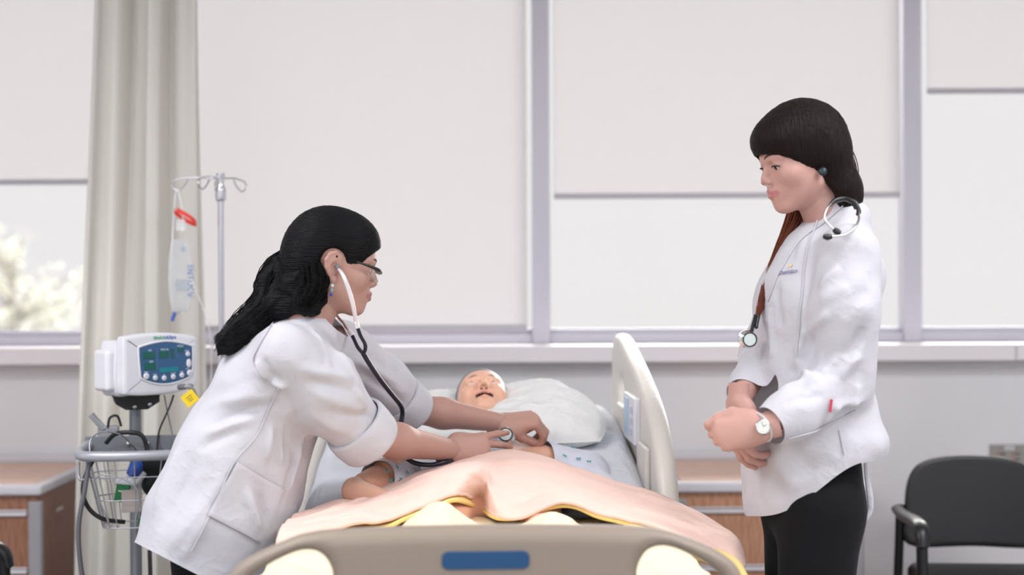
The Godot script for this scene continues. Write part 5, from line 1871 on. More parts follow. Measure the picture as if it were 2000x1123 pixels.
	chest_field = gf
	gf.cap(chest + Vector3(0.08, 0, -0.05), sh_r, 0.07, 0.07, 0.05)
	gf.cap(sh_r, sh_r + Vector3(0.06, -0.045, 0.26), 0.066, 0.062, 0.04)
	var cr := creases(gf, [[830, 842, 905, 850, 0.012, 0.008], [850, 870, 900, 880, 0.01, 0.006], [1060, 850, 1110, 925, 0.012, 0.009], [1080, 860, 1150, 930, 0.013, 0.009], [1100, 850, 1165, 905, 0.015, 0.008], [790, 905, 840, 930, 0.012, 0.006]])
	var gd := gf.surf().displace(wrinkle(cr, 0.008, 4, 7.0))
	var cuff_l := at(734, 934, 3.42)
	var open_a := at(1034, 868, 3.62)
	var nk := hx * Vector3(-0.03, -0.11, 0)
	gd.clip(func(p: Vector3) -> float:
		var s := minf((p - cuff_l).dot((cuff_l - sh_l).normalized()) + 0.005, 0.12 - p.distance_to(cuff_l))
		s = maxf(s, 0.075 - p.distance_to(nk))
		var q := Vector2((p.x - open_a.x) / 0.064, (p.z - open_a.z + 0.0) / 0.16)
		return maxf(s, minf((1.0 - q.length()) * 0.05, p.y - chest.y)))
	var gm := creased(cloth(Color(0.84, 0.85, 0.90), 0.2), 0.5, 3.0)
	var gn := part("gown", gd, gm, t, "white hospital gown with small teal bows")
	# the small bows printed on it, as thin appliques
	var bow := mat(Color(0.28, 0.60, 0.62), 0.7)
	for w in [[790, 925], [812, 914], [770, 916], [776, 936], [840, 922], [752, 922], [758, 938], [905, 842], [1118, 880], [1100, 896], [1130, 902], [1110, 862], [1150, 908], [850, 838], [878, 858], [830, 936]]:
		var p := on_cloth(gf, w[0], w[1])
		if p.z < -3.95 or p.z > -3.1:
			continue
		var n := gf.grad(p)
		var xx := Vector3.RIGHT.slide(n).normalized()
		var yy := n.cross(xx)
		var g := G.new()
		var c := p + n * 0.010
		for a in [0.5, 2.6, 3.9, 5.6]:
			var e: Vector3 = xx * cos(a) + yy * sin(a)
			g.add(tube([c, c + e * 0.0045, c + e * 0.0065], [0.0007, 0.0018, 0.0005], 5))
		part("bow_print", g, bow, gn)

# ---------------------------------------------------------------- the woman bending over the bed
func build_nurse() -> void:
	var skin := Color(0.70, 0.548, 0.498)
	var t := thing("person", "woman with black ponytail in a white coat bending over the bed from the left", "person", Vector3(-0.66, 0, -3.28))
	var sm := skin_mat()
	# --- head
	var fwd := Vector3(cos(deg_to_rad(12.0)) * cos(deg_to_rad(9.0)), -sin(deg_to_rad(9.0)), -sin(deg_to_rad(12.0)) * cos(deg_to_rad(9.0)))
	var hx := frame(Vector3.ZERO, fwd, Vector3.UP)
	hx.origin = at(658, 522, 3.20) - hx.basis.z * 0.078
	var body := head_skin({"skin": skin, "lip": Color(0.63, 0.44, 0.42), "open_eyes": 0.004, "eye_y": 0.004, "nose": -0.002}).moved(hx)
	# --- trunk and arms
	var neck := hx * Vector3(-0.045, -0.14, 0)
	var sh_n := at(558, 690, 3.12)
	var el_n := at(716, 852, 3.27)
	var wr_n := at(884, 879, 3.50)
	var sh_f := at(664, 676, 3.46)
	var el_f := at(800, 797, 3.62)
	var wr_f := at(982, 826, 3.70)
	var f := SF.new(Vector3(-0.95, 0.75, -3.85), Vector3(0.05, 1.32, -2.95), 0.0105)
	f.cap(neck, hx * Vector3(-0.02, -0.08, 0), 0.056, 0.05, 0.02)
	f.cap(neck, at(575, 730, 3.28), 0.046, 0.075, 0.02)
	f.cap(at(575, 730, 3.28), at(450, 940, 3.26), 0.075, 0.10, 0.03)
	f.cap(sh_n, at(600, 690, 3.28), 0.04, 0.05, 0.02)
	f.cap(sh_f, at(600, 690, 3.28), 0.04, 0.05, 0.02)
	f.cap(sh_n, el_n, 0.048, 0.038, 0.03)
	f.cap(sh_f, el_f, 0.048, 0.038, 0.03)
	body.add(colored(f.surf(), skin))
	var fa := SF.new(Vector3(-0.45, 0.86, -3.8), Vector3(0.03, 1.14, -3.15), 0.006)
	fa.cap(el_n, el_n.lerp(wr_n, 0.35), 0.041, 0.041, 0.02)
	fa.cap(el_n.lerp(wr_n, 0.35), wr_n, 0.041, 0.0255, 0.02)
	fa.cap(el_f, el_f.lerp(wr_f, 0.35), 0.038, 0.038, 0.02)
	fa.cap(el_f.lerp(wr_f, 0.35), wr_f, 0.038, 0.0245, 0.02)
	body.add(colored(fa.surf(), skin))
	# near hand: first two fingers out along the stethoscope's head, the others folded
	var hn := hand_shape([[14, 12, 8], [20, 14, 8], [62, 78, 40], [66, 80, 40]], [Vector3(0.045, -0.026, 0.030), Vector3(0.078, -0.034, 0.022), Vector3(0.104, -0.036, 0.014)], [7.0, -6.0, -6.0, -8.0])
	body.add(colored(hn.moved(hand_frame(wr_n, Vector3(0.93, 0.05, -0.36), Vector3(0.25, 0.30, 0.92), Vector3.UP)), skin))
	# far hand: knuckles up, fingers reaching down to pinch the gown
	var hf := hand_shape([[66, 42, 22], [62, 46, 24], [66, 52, 26], [70, 56, 28]], [Vector3(0.045, -0.030, 0.034), Vector3(0.072, -0.052, 0.028), Vector3(0.088, -0.074, 0.02)], [5.0, 1.0, -3.0, -7.0])
	body.add(colored(hf.moved(hand_frame(wr_f, Vector3(0.98, 0.12, 0.02), Vector3(-0.1, 0.85, 0.5), Vector3(0, -0.4, 1))), skin))
	part("body", body, sm, t)
	# --- eyes, brows
	for s in [-1.0, 1.0]:
		var ex := hx * Transform3D(Basis(), Vector3(0.0705, 0.006, 0.032 * s))
		var e := part("eye", lathe([Vector2(0, 0.0123), Vector2(0.006, 0.0107), Vector2(0.0107, 0.006), Vector2(0.0123, 0), Vector2(0.0107, -0.006), Vector2(0.006, -0.0107), Vector2(0, -0.0123)], 14, ex), mat(Color(0.85, 0.83, 0.82), 0.2), t)
		part("iris", lathe([Vector2(0, 0.0127), Vector2(0.004, 0.0121), Vector2(0.0056, 0.0112)], 12, ex * Transform3D(Basis(Vector3.BACK, -PI / 2 - 0.3), Vector3.ZERO)), mat(Color(0.08, 0.05, 0.04), 0.2), e)
		part("eyebrow", tube([hx * Vector3(0.0925, 0.026, 0.012 * s), hx * Vector3(0.0885, 0.032, 0.028 * s), hx * Vector3(0.0755, 0.03, 0.046 * s)], [0.0016, 0.0024, 0.0014], 6, 5, false, true, 0.5), mat(Color(0.10, 0.08, 0.08), 0.6), t)
	# --- hair: cap drawn back to a low tail
	var hm := hair_mat(Color(0.07, 0.068, 0.075), Color.BLACK, Vector3(5, 50, 50))
	var hs := SF.new(Vector3(-0.19, -0.16, -0.115), Vector3(0.12, 0.16, 0.115), 0.0045)
	hs.ell(Vector3(-0.016, 0.047, 0), Vector3(0.104, 0.094, 0.085), 0.01)
	hs.ell(Vector3(0.03, 0.062, 0), Vector3(0.066, 0.058, 0.066), 0.03)
	hs.ell(Vector3(-0.075, 0.0, 0), Vector3(0.05, 0.075, 0.066), 0.03)
	hs.ell(Vector3(0.120, -0.038, 0), Vector3(0.087, 0.098, 0.13), 0.006, Basis(), true)
	for s in [-1.0, 1.0]:
		hs.ell(Vector3(0.012, -0.035, 0.09 * s), Vector3(0.052, 0.05, 0.045), 0.006, Basis(), true)
		hs.ell(Vector3(-0.010, 0.003, 0.092 * s), Vector3(0.034, 0.042, 0.046), 0.005, Basis(), true)
	var strand := FastNoiseLite.new()
	strand.seed = 3
	strand.frequency = 30.0
	var hg := hs.surf(1).displace(func(p: Vector3, _n: Vector3) -> float:
		var q := Vector2(atan2(p.y - 0.0, p.x + 0.12), p.z * 6.0)
		return 0.0012 * strand.get_noise_2d(q.x * 1.6 + q.y * 0.8, p.z * 9.0))
	var hair := hg.moved(hx)
	# the tail in world metres
	var tie := at(567, 500, 3.285)
	var tail := [at(600, 482, 3.275), at(572, 496, 3.285), at(548, 522, 3.285), at(538, 562, 3.275), at(520, 600, 3.25), at(478, 640, 3.20), at(446, 668, 3.17), at(424, 692, 3.16)]
	var tr := [0.045, 0.017, 0.036, 0.044, 0.040, 0.033, 0.025, 0.006]
	var tf := SF.new(at(400, 720, 3.25).min(at(640, 460, 3.0)) - Vector3(0, 0.02, 0.22), Vector3(at(650, 470, 3.1).x, at(650, 455, 3.1).y, -3.02), 0.006)
	tf.chain(tail, tr, 0.012)
	tf.chain([at(604, 518, 3.275), at(590, 555, 3.25), at(556, 596, 3.23)], [0.048, 0.055, 0.03], 0.02)
	# hair loose at the nape
	tf.chain([at(616, 527, 3.275), at(612, 560, 3.24), at(600, 592, 3.21), at(612, 600, 3.20)], [0.05, 0.045, 0.03, 0.014], 0.02)
	tf.chain([at(600, 530, 3.28), at(575, 562, 3.27), at(560, 590, 3.25)], [0.035, 0.04, 0.03], 0.015)
	tf.ell(at(567, 519, 3.28), Vector3(0.011, 0.011, 0.10), 0.006, Basis(), true)
	hair.add(tf.surf(1).displace(func(p: Vector3, _n: Vector3) -> float: return 0.004 * sin((p.x * 0.8 - p.y) * 95.0 + 2.0 * strand.get_noise_2d(p.x, p.y)) + 0.002 * strand.get_noise_3dv(p * Vector3(0.7, 0.7, 1.6))))
	var hp := part("hair", hair, hm, t, "black hair in a low ponytail")
	var lk := locks(tail.slice(1), [0.015, 0.040, 0.05, 0.047, 0.04, 0.03, 0.016], 130, 0.0013, 5, 0.003)
	lk.add(locks([at(606, 516, 3.2), at(612, 560, 3.19), at(596, 592, 3.19), at(606, 606, 3.19)], [0.03, 0.036, 0.026, 0.008], 60, 0.0011, 8, 0.002))
	part("loose_strands", lk, hm, hp)
	part("hair_tie", lathe([Vector2(0.0175, -0.011), Vector2(0.0195, -0.007), Vector2(0.0185, 0.0), Vector2(0.0195, 0.007), Vector2(0.0175, 0.011)], 18, Transform3D(Basis(Vector3.BACK, deg_to_rad(-80.0)) * Basis(Vector3.RIGHT, 0.15), tie)), cloth(Color(0.06, 0.42, 0.58), 0.0, 0.7), t, "teal hair tie")
	# --- coat
	var cf := SF.new(Vector3(-1.02, 0.56, -3.72), Vector3(0.02, 1.36, -2.86), 0.0085)
	var lat := Vector3(0.33, 0.05, -0.94).normalized()
	cf.cap(at(612, 648, 3.29), at(552, 742, 3.285), 0.072, 0.118, 0.06, lat, 1.4)
	cf.cap(at(548, 745, 3.285), at(478, 880, 3.27), 0.118, 0.128, 0.06, lat, 1.42)
	cf.cap(at(478, 880, 3.27), at(437, 1000, 3.26), 0.128, 0.142, 0.06, lat, 1.35)
	cf.cap(at(437, 1000, 3.26), at(366, 1210, 3.24), 0.142, 0.172, 0.06, lat, 1.3)
	# sleeves
	var sn2 := at(722, 858, 3.275)
	cf.cap(sh_n, at(635, 768, 3.19), 0.070, 0.078, 0.05)
	cf.cap(at(635, 768, 3.19), at(716, 852, 3.27), 0.078, 0.066, 0.03)
	cf.cap(sh_f, at(745, 748, 3.56), 0.07, 0.066, 0.05)
	cf.cap(at(745, 748, 3.56), at(806, 802, 3.625), 0.064, 0.056, 0.03)
	var cr := creases(cf, [
		[500, 702, 520, 742, 0.010, 0.008], [515, 700, 548, 752, 0.010, -0.006], [530, 745, 560, 760, 0.012, 0.010],
		[590, 720, 690, 745, 0.016, 0.007], [600, 742, 700, 770, 0.016, -0.006], [610, 760, 720, 812, 0.018, 0.008], [655, 690, 700, 760, 0.014, 0.007],
		[640, 800, 735, 815, 0.014, -0.008], [690, 760, 718, 800, 0.013, 0.009], [600, 800, 680, 850, 0.016, 0.005],
		[430, 790, 545, 770, 0.016, 0.006], [410, 830, 520, 790, 0.016, -0.007], [400, 850, 500, 812, 0.014, 0.007], [385, 880, 470, 838, 0.016, -0.005], [395, 800, 520, 755, 0.018, 0.006],
		[560, 800, 548, 905, 0.009, 0.008], [578, 805, 572, 915, 0.008, -0.006], [530, 830, 520, 900, 0.010, 0.006], [600, 850, 560, 960, 0.012, 0.009], [580, 880, 545, 1000, 0.012, -0.007],
		[480, 950, 500, 1040, 0.014, 0.012], [505, 960, 520, 1030, 0.012, -0.008], [440, 930, 330, 1080, 0.022, 0.007], [380, 900, 310, 1040, 0.022, -0.006], [420, 990, 350, 1100, 0.018, 0.006],
		[352, 870, 300, 1000, 0.018, 0.006], [690, 700, 780, 750, 0.015, 0.007], [700, 720, 790, 790, 0.014, -0.006], [655, 650, 690, 720, 0.012, 0.006], [610, 640, 640, 720, 0.01, 0.005],
	])
	for c in cr:
		c[2] *= 0.85
		c[3] *= 1.5
	var fold := wrinkle(cr, 0.009, 9, 6.0)
	var cg := cf.surf(1).halved().displace(fold)
	var cuff_n := (sn2 - sh_n).normalized()
	var cuff_fd := (el_f - sh_f).normalized()
	var hem_p := camx.origin
	var hem_n := (at(284, 1070, 3.0) - camx.origin).cross(at(400, 1130, 3.0) - camx.origin).normalized()
	if hem_n.y > 0.0:
		hem_n = -hem_n
	var neck_n := Vector3(0.74, 0.67, 0.0)
	var neck_p := at(629, 606, 3.29)
	cg.clip(func(p: Vector3) -> float:
		var s := minf((p - hem_p).dot(hem_n), 0.95 - p.y)
		s = maxf(s, minf((p - sn2).dot(cuff_n) - 0.012, 0.14 - p.distance_to(sn2)))
		s = maxf(s, minf((p - el_f).dot(cuff_fd) - 0.012, 0.12 - p.distance_to(el_f)))
		return maxf(s, minf((p - neck_p).dot(neck_n), 0.13 - p.distance_to(neck_p))))
	var coat := part("coat", cg, M.coat, t, "white coat with turned-back sleeves")
	# turned-back cuffs
	band(el_n - cuff_n * 0.052, el_n + cuff_n * 0.022, 0.0755, 0.0735, 0.006, M.coat, "cuff", coat)
	band(el_f - cuff_fd * 0.050, el_f + cuff_fd * 0.020, 0.064, 0.062, 0.006, M.coat, "cuff", coat)
	# pocket at the hip, side seam and sleeve seam
	var pk := laid(cf, [Vector2(462, 902), Vector2(556, 958), Vector2(508, 1060), Vector2(405, 1005)], 14, 14, 0.004, fold)
	part("pocket", thick(pk, 0.003), M.coat, coat)
	for line in [[Vector2(545, 755), Vector2(500, 850), Vector2(455, 905), Vector2(420, 985), Vector2(375, 1075)], [Vector2(560, 612), Vector2(525, 640), Vector2(500, 680), Vector2(492, 710), Vector2(520, 745)]]:
		var sp := spline(line, 8)
		var w := []
		for q in sp:
			var p := on_cloth(cf, q.x, q.y)
			var n := cf.grad(p)
			w.append(p + n * (0.0015 + float(fold.call(p, n))))
		part("seam", tube(w, 0.0016, 6), M.coat, coat)
	# hem, following the open edge
	# --- trousers and shoes
	var tf2 := SF.new(Vector3(-0.9, 0.02, -3.58), Vector3(-0.48, 0.98, -2.92), 0.014)
	for s in [-1.0, 1.0]:
		tf2.cap(Vector3(-0.68, 0.86, -3.25 + 0.07 * s), Vector3(-0.67, 0.47, -3.25 + 0.09 * s), 0.095, 0.068, 0.05)
		tf2.cap(Vector3(-0.67, 0.47, -3.25 + 0.09 * s), Vector3(-0.69, 0.09, -3.25 + 0.10 * s), 0.068, 0.06, 0.03)
	part("trousers", tf2.surf(), M.trousers, t)
	for s in [-1.0, 1.0]:
		shoe(Vector3(-0.67, 0.0, -3.25 + 0.10 * s), Vector3.RIGHT, M.black, t)
	# --- ear ring
	var er := thing("earring", "drop earring of three small blue and white stones on the bending woman's ear", "earring", hx * Vector3(-0.004, -0.06, 0.083))
	var ecol := [Color(0.75, 0.82, 0.80), Color(0.42, 0.62, 0.72), Color(0.13, 0.24, 0.62)]
	for k in 3:
		part("stone", rbox(Vector3(0.0065, 0.0065, 0.005), 0.0014).moved(hx * Transform3D(Basis(), Vector3(-0.004, -0.042 - 0.0105 * k, 0.083))), mat(ecol[k], 0.15), er)
	part("wire", tube([hx * Vector3(-0.004, -0.03, 0.082), hx * Vector3(-0.004, -0.064, 0.0828)], 0.0007, 5), M.chrome, er)
	build_glasses(hx)
	build_nurse_stethoscope(hx, el_n, wr_n)

func build_glasses(hx: Transform3D) -> void:
	var t := thing("glasses", "black half-rim glasses worn low by the bending woman", "glasses", hx * Vector3(0.09, 0.0, 0.0))
	var fr := mat(Color(0.04, 0.035, 0.045), 0.3)
	for s in [-1.0, 1.0]:
		var rim := [Vector3(0.083, 0.012, 0.066 * s), Vector3(0.096, 0.0085, 0.058 * s), Vector3(0.105, 0.005, 0.035 * s), Vector3(0.108, 0.002, 0.012 * s)]
		var w := []
		for p in rim:
			w.append(hx * p)
		part("brow_bar", tube(w, [0.0036, 0.0042, 0.0036, 0.002], 8, 5), fr, t)
		var tm := []
		for p in [Vector3(0.083, 0.012, 0.067 * s), Vector3(0.068, 0.015, 0.072 * s), Vector3(0.055, 0.017, 0.0755 * s), Vector3(0.042, 0.019, 0.077 * s)]:
			tm.append(hx * p)
		part("temple", tube(tm, [0.0036, 0.0032, 0.0026, 0.0022], 8, 4), fr, t)
		var lens := []
		for r in 6:
			var row := []
			for k in 9:
				var u := k / 8.0
				var wv := r / 5.0
				var top: Vector3 = hx * (rim[0].lerp(rim[1], clampf(u * 3.0, 0, 1)) if u < 0.34 else (rim[1].lerp(rim[2], clampf((u - 0.34) * 3.0, 0, 1)) if u < 0.67 else rim[2].lerp(rim[3], clampf((u - 0.67) * 3.0, 0, 1))))
				var dep := 0.028 * pow(sin(PI * clampf(0.12 + 0.76 * u, 0, 1)), 0.5)
				row.append(top + hx.basis * Vector3(-0.004 * wv, -dep * wv, 0.0))
			lens.append(row)
		part("lens", thick(lens, 0.0016), M.glass, t)
		var low := []
		for k in 9:
			low.append(lens[5][k])
		part("lower_rim", tube(low, 0.0009, 6, 3), M.steel, t)
	part("bridge", tube([hx * Vector3(0.108, 0.002, 0.012), hx * Vector3(0.111, 0.003, 0.0), hx * Vector3(0.108, 0.002, -0.012)], 0.0018, 6, 4), fr, t)

func chest_piece(x: Transform3D, m: Material, parent: Node) -> void:      # y out of the face
	part("chest_piece", lathe([Vector2(0, 0.0), Vector2(0.018, 0.0), Vector2(0.0205, 0.003), Vector2(0.0205, 0.008), Vector2(0.012, 0.012), Vector2(0.012, 0.017), Vector2(0.0155, 0.020), Vector2(0.0175, 0.024), Vector2(0.0175, 0.028), Vector2(0.0165, 0.029), Vector2(0.0165, 0.029), Vector2(0.0155, 0.0285)], 28, x), m, parent)
	part("rim", lathe([Vector2(0.0158, 0.0284), Vector2(0.0158, 0.0298), Vector2(0.0140, 0.0298), Vector2(0.0138, 0.0284)], 28, x), M.rubber, parent)
	part("diaphragm", lathe([Vector2(0.0, 0.0292), Vector2(0.0, 0.0292), Vector2(0.0142, 0.0286)], 28, x), mat(Color(0.80, 0.84, 0.83), 0.25), parent)
	part("stem", tube([x * Vector3(0.008, 0.0145, 0), x * Vector3(0.03, 0.0145, 0)], 0.0035, 10), m, parent)

func build_nurse_stethoscope(hx: Transform3D, el: Vector3, wr: Vector3) -> void:
	var t := thing("stethoscope", "dark navy stethoscope in the bending woman's ears, its head pressed to the manikin's chest", "stethoscope", at(712, 690, 3.25))
	var silver := mat(Color(0.93, 0.91, 0.93), 0.25, 0.35)
	var tubing := mat(Color(0.09, 0.09, 0.16), 0.4)
	part("ear_tube", tube([hx * Vector3(0.004, -0.004, 0.084), at(668, 534, 3.155), at(676, 552, 3.15), at(688, 590, 3.17), at(696, 632, 3.21)], [0.0032, 0.0042, 0.0050, 0.0050, 0.0046], 10, 6), silver, t)
	part("ear_tube", tube([hx * Vector3(0.004, -0.004, -0.084), hx * Vector3(0.03, -0.03, -0.092), at(655, 606, 3.36), at(672, 632, 3.34), at(684, 650, 3.30)], 0.0030, 8, 6), mat(Color(0.86, 0.72, 0.70), 0.3, 0.4), t)
	part("ear_tip", tube([hx * Vector3(0.0, 0.002, 0.078), hx * Vector3(0.003, -0.002, 0.086)], [0.006, 0.005], 10), mat(Color(0.45, 0.45, 0.46), 0.4), t, "grey ear tip")
	part("ear_tip", tube([hx * Vector3(0.0, 0.002, -0.078), hx * Vector3(0.003, -0.002, -0.086)], [0.006, 0.005], 10), mat(Color(0.45, 0.45, 0.46), 0.4), t)
	for w in [[at(695, 628, 3.205), at(698, 640, 3.21)], [at(682, 646, 3.30), at(689, 656, 3.29)]]:
		part("sleeve", tube(w, 0.0058, 10), silver, t)
	part("yoke", tube([at(697, 636, 3.21), at(704, 655, 3.22), at(713, 672, 3.24), at(713, 684, 3.25), at(709, 690, 3.255)], 0.0044, 10, 5), tubing, t)
	part("yoke", tube([at(686, 651, 3.295), at(693, 666, 3.28), at(700, 680, 3.265), at(709, 690, 3.255)], 0.0044, 10, 5), tubing, t)
	part("tubing", tube([at(709, 689, 3.255), at(720, 708, 3.27), at(740, 738, 3.33), at(765, 770, 3.40), at(781, 790, 3.44), at(786, 805, 3.46), at(783, 828, 3.46), at(780, 850, 3.45), at(784, 880, 3.44), at(805, 902, 3.44), at(838, 908, 3.45), at(866, 903, 3.46), at(900, 893, 3.51), at(945, 880, 3.55)], 0.0058, 12, 6), tubing, t)
	var c := on_cloth(chest_field, 990, 868)
	var cn := Vector3(-0.05, 0.42, 0.9).normalized()
	chest_piece(Transform3D(Basis(Quaternion(Vector3.UP, cn)) * Basis(Vector3.UP, PI) * Basis().scaled(Vector3.ONE * 1.12), c + Vector3(0.0, 0.008, 0.004) + cn * 0.024), M.chrome, t)

# ---------------------------------------------------------------- the woman standing at the right
func build_visitor() -> void:
	var skin := Color(0.745, 0.58, 0.54)
	var t := thing("person", "woman with long dark hair standing with clasped hands in a white jacket at the right", "person", Vector3(0.68, 0, -3.2))
	var sm := skin_mat()
	var pit := deg_to_rad(12.0)
	var yaw := deg_to_rad(15.0)
	var fwd := Vector3(-cos(yaw) * cos(pit), -sin(pit), sin(yaw) * cos(pit))
	var hx := frame(Vector3.ZERO, fwd, Vector3.UP)
	hx.origin = at(1597, 313, 3.14) + hx.basis.z * 0.078       # her left ear is nearer: z runs to her right
	var body := head_skin({"skin": skin, "lip": Color(0.72, 0.48, 0.48), "open_eyes": 0.0045, "eye_y": 0.002, "nose": -0.003, "mouth": Color(0.85, 0.8, 0.78), "lobes_only": true}).moved(hx)
	var neck := hx * Vector3(-0.042, -0.14, 0)
	var sh_n := at(1662, 492, 3.09)
	var el_n := at(1650, 742, 3.10)
	var wr_n := at(1484, 836, 2.99)
	var sh_f := at(1570, 480, 3.42)
	var el_f := at(1494, 690, 3.38)
	var wr_f := at(1442, 786, 3.12)
	var f := SF.new(Vector3(0.35, 0.80, -3.6), Vector3(0.95, 1.62, -2.85), 0.0105)
	f.cap(neck, hx * Vector3(-0.02, -0.07, 0), 0.055, 0.05, 0.02)
	f.cap(neck, at(1618, 540, 3.24), 0.046, 0.08, 0.02)
	f.cap(at(1618, 540, 3.24), at(1590, 900, 3.24), 0.08, 0.10, 0.03)
	f.cap(sh_n, at(1620, 500, 3.25), 0.038, 0.05, 0.02)
	f.cap(sh_f, at(1620, 500, 3.25), 0.038, 0.05, 0.02)
	f.cap(sh_n, el_n, 0.045, 0.038, 0.03)
	f.cap(el_n, wr_n, 0.037, 0.025, 0.02)
	f.cap(sh_f, el_f, 0.045, 0.038, 0.03)
	f.cap(el_f, wr_f, 0.037, 0.025, 0.02)
	body.add(colored(f.surf(), skin))
	# her right hand below, fingers hanging past the left one that holds it
	var hr := hand_shape([[48, 40, 20], [40, 34, 18], [30, 28, 14], [34, 34, 16]], [Vector3(0.05, -0.010, 0.040), Vector3(0.08, -0.014, 0.036), Vector3(0.104, -0.018, 0.028)], [6.0, 2.0, -4.0, -10.0])
	body.add(colored(hr.moved(hand_frame(wr_f, Vector3(-0.06, -0.97, 0.10), Vector3(-0.85, 0.05, 0.45), Vector3(-0.4, 0, 1))), skin))
	var hl := hand_shape([[58, 45, 25], [72, 66, 35], [76, 68, 38], [78, 68, 38]], [Vector3(0.048, -0.016, 0.044), Vector3(0.080, -0.020, 0.040), Vector3(0.105, -0.022, 0.030)], [5.0, 1.0, -3.0, -7.0])
	body.add(colored(hl.moved(hand_frame(wr_n, Vector3(-0.94, -0.20, -0.12), Vector3(-0.18, 0.15, 0.97), Vector3.UP)), skin))
	part("body", body, sm, t)
	# ring on the right hand
	for s in [-1.0, 1.0]:
		var ex := hx * Transform3D(Basis(), Vector3(0.0705, 0.006, 0.032 * s))
		var e := part("eye", lathe([Vector2(0, 0.0124), Vector2(0.006, 0.0108), Vector2(0.0108, 0.006), Vector2(0.0124, 0), Vector2(0.0108, -0.006), Vector2(0.006, -0.0108), Vector2(0, -0.0124)], 14, ex), mat(Color(0.85, 0.83, 0.82), 0.2), t)
		part("iris", lathe([Vector2(0, 0.0128), Vector2(0.004, 0.0122), Vector2(0.006, 0.0112)], 12, ex * Transform3D(Basis(Vector3.BACK, -PI / 2 - 0.35), Vector3.ZERO)), mat(Color(0.07, 0.045, 0.04), 0.2), e)
		part("eyelash", tube([hx * Vector3(0.0835, 0.004, 0.019 * s), hx * Vector3(0.0862, 0.0068, 0.030 * s), hx * Vector3(0.0815, 0.0058, 0.043 * s), hx * Vector3(0.0765, 0.0045, 0.049 * s)], [0.0008, 0.0017, 0.0017, 0.0006], 6, 5), mat(Color(0.05, 0.04, 0.04), 0.6), t)
		part("eyebrow", tube([hx * Vector3(0.0935, 0.026, 0.012 * s), hx * Vector3(0.0905, 0.033, 0.028 * s), hx * Vector3(0.0795, 0.031, 0.046 * s)], [0.0018, 0.0028, 0.0012], 6, 5, false, true, 0.5), mat(Color(0.13, 0.09, 0.085), 0.6), t)
	# --- hair
	var hm := hair_mat(Color(0.115, 0.085, 0.08), Color(0.10, 0.035, 0.02))
	var hs := SF.new(Vector3(-0.15, -0.2, -0.125), Vector3(0.13, 0.165, 0.125), 0.0045)
	hs.ell(Vector3(-0.012, 0.046, 0), Vector3(0.108, 0.099, 0.09), 0.01)
	hs.ell(Vector3(0.052, 0.064, 0), Vector3(0.052, 0.043, 0.062), 0.03)
	hs.chain([Vector3(-0.05, 0.0, 0), Vector3(-0.062, -0.08, 0), Vector3(-0.066, -0.16, 0)], [0.062, 0.056, 0.04], 0.03, Vector3.BACK, 1.35)
	hs.ell(Vector3(0.10, -0.075, 0), Vector3(0.11, 0.112, 0.14), 0.006, Basis(), true)
	hs.ell(Vector3(0.03, -0.10, 0), Vector3(0.075, 0.07, 0.14), 0.01, Basis(), true)
	for s in [-1.0, 1.0]:
		hs.ell(Vector3(0.014, -0.055, 0.09 * s), Vector3(0.034, 0.046, 0.04), 0.008, Basis(), true)
	var strand := FastNoiseLite.new()
	strand.seed = 13
	strand.frequency = 30.0
	var hair := hs.surf(1).displace(func(p: Vector3, _n: Vector3) -> float:
		return 0.0016 * strand.get_noise_2d(p.z * 8.0 + 0.6 * p.y, atan2(p.x, maxf(p.y + 0.12, 0.02)) * 0.35)).moved(hx)
	var hp := part("hair", hair, hm, t, "long dark brown hair with a full fringe")
	# the part that falls over her far shoulder, its backlight painted as a lighter brown
	var fall := [hx * Vector3(0.0, -0.03, 0.075), at(1562, 400, 3.30), at(1556, 436, 3.29), at(1532, 485, 3.26), at(1506, 540, 3.22), at(1488, 590, 3.19), at(1476, 630, 3.17)]
	var brown := hair_mat(Color(0.50, 0.31, 0.24), Color(0.75, 0.45, 0.32))  # lighter copy of the hair colour, standing in for light from behind
	var lk := locks(fall, [0.022, 0.030, 0.028, 0.021, 0.014, 0.009, 0.003], 190, 0.0012, 15, 0.0012, 16)
	var core := SF.new(at(1465, 640, 3.4).min(at(1465, 640, 3.1)) - Vector3(0, 0, 0.12), Vector3(at(1600, 330, 3.3).x, at(1600, 340, 3.2).y, -3.06), 0.0055)
	core.chain(fall, [0.018, 0.026, 0.023, 0.017, 0.011, 0.006, 0.002], 0.008, Vector3(0, 0, 1), 0.8)
	lk.add(core.surf(1))
	part("front_lock", lk, brown, hp, "lock falling over the far shoulder with backlight painted in brown")
	var lb := locks([hx * Vector3(-0.075, 0.06, 0.0), hx * Vector3(-0.095, 0.0, -0.01), hx * Vector3(-0.098, -0.06, -0.01), hx * Vector3(-0.085, -0.13, -0.01)], [0.03, 0.03, 0.028, 0.016], 70, 0.0012, 19, 0.0015)
	part("loose_strands", lb, hm, hp)
	part("painted_backlit_strands", locks([hx * Vector3(-0.09, 0.05, 0.0), hx * Vector3(-0.113, 0.0, -0.005), hx * Vector3(-0.112, -0.06, -0.005), hx * Vector3(-0.095, -0.13, -0.005)], [0.012, 0.013, 0.016, 0.012], 40, 0.0011, 29, 0.001), brown, hp, "strands at the back with backlight painted in brown")
	# --- jacket
	var jf := SF.new(Vector3(0.38, 0.76, -3.62), Vector3(0.98, 1.62, -2.82), 0.0085)
	var lat := Vector3(0.26, 0, 0.966)
	jf.cap(at(1640, 428, 3.24), at(1618, 520, 3.24), 0.062, 0.105, 0.05, lat, 1.35)
	jf.cap(at(1616, 540, 3.24), at(1588, 600, 3.235), 0.110, 0.118, 0.05, lat, 1.3)
	jf.cap(at(1588, 600, 3.235), at(1580, 730, 3.23), 0.118, 0.110, 0.05, lat, 1.25)
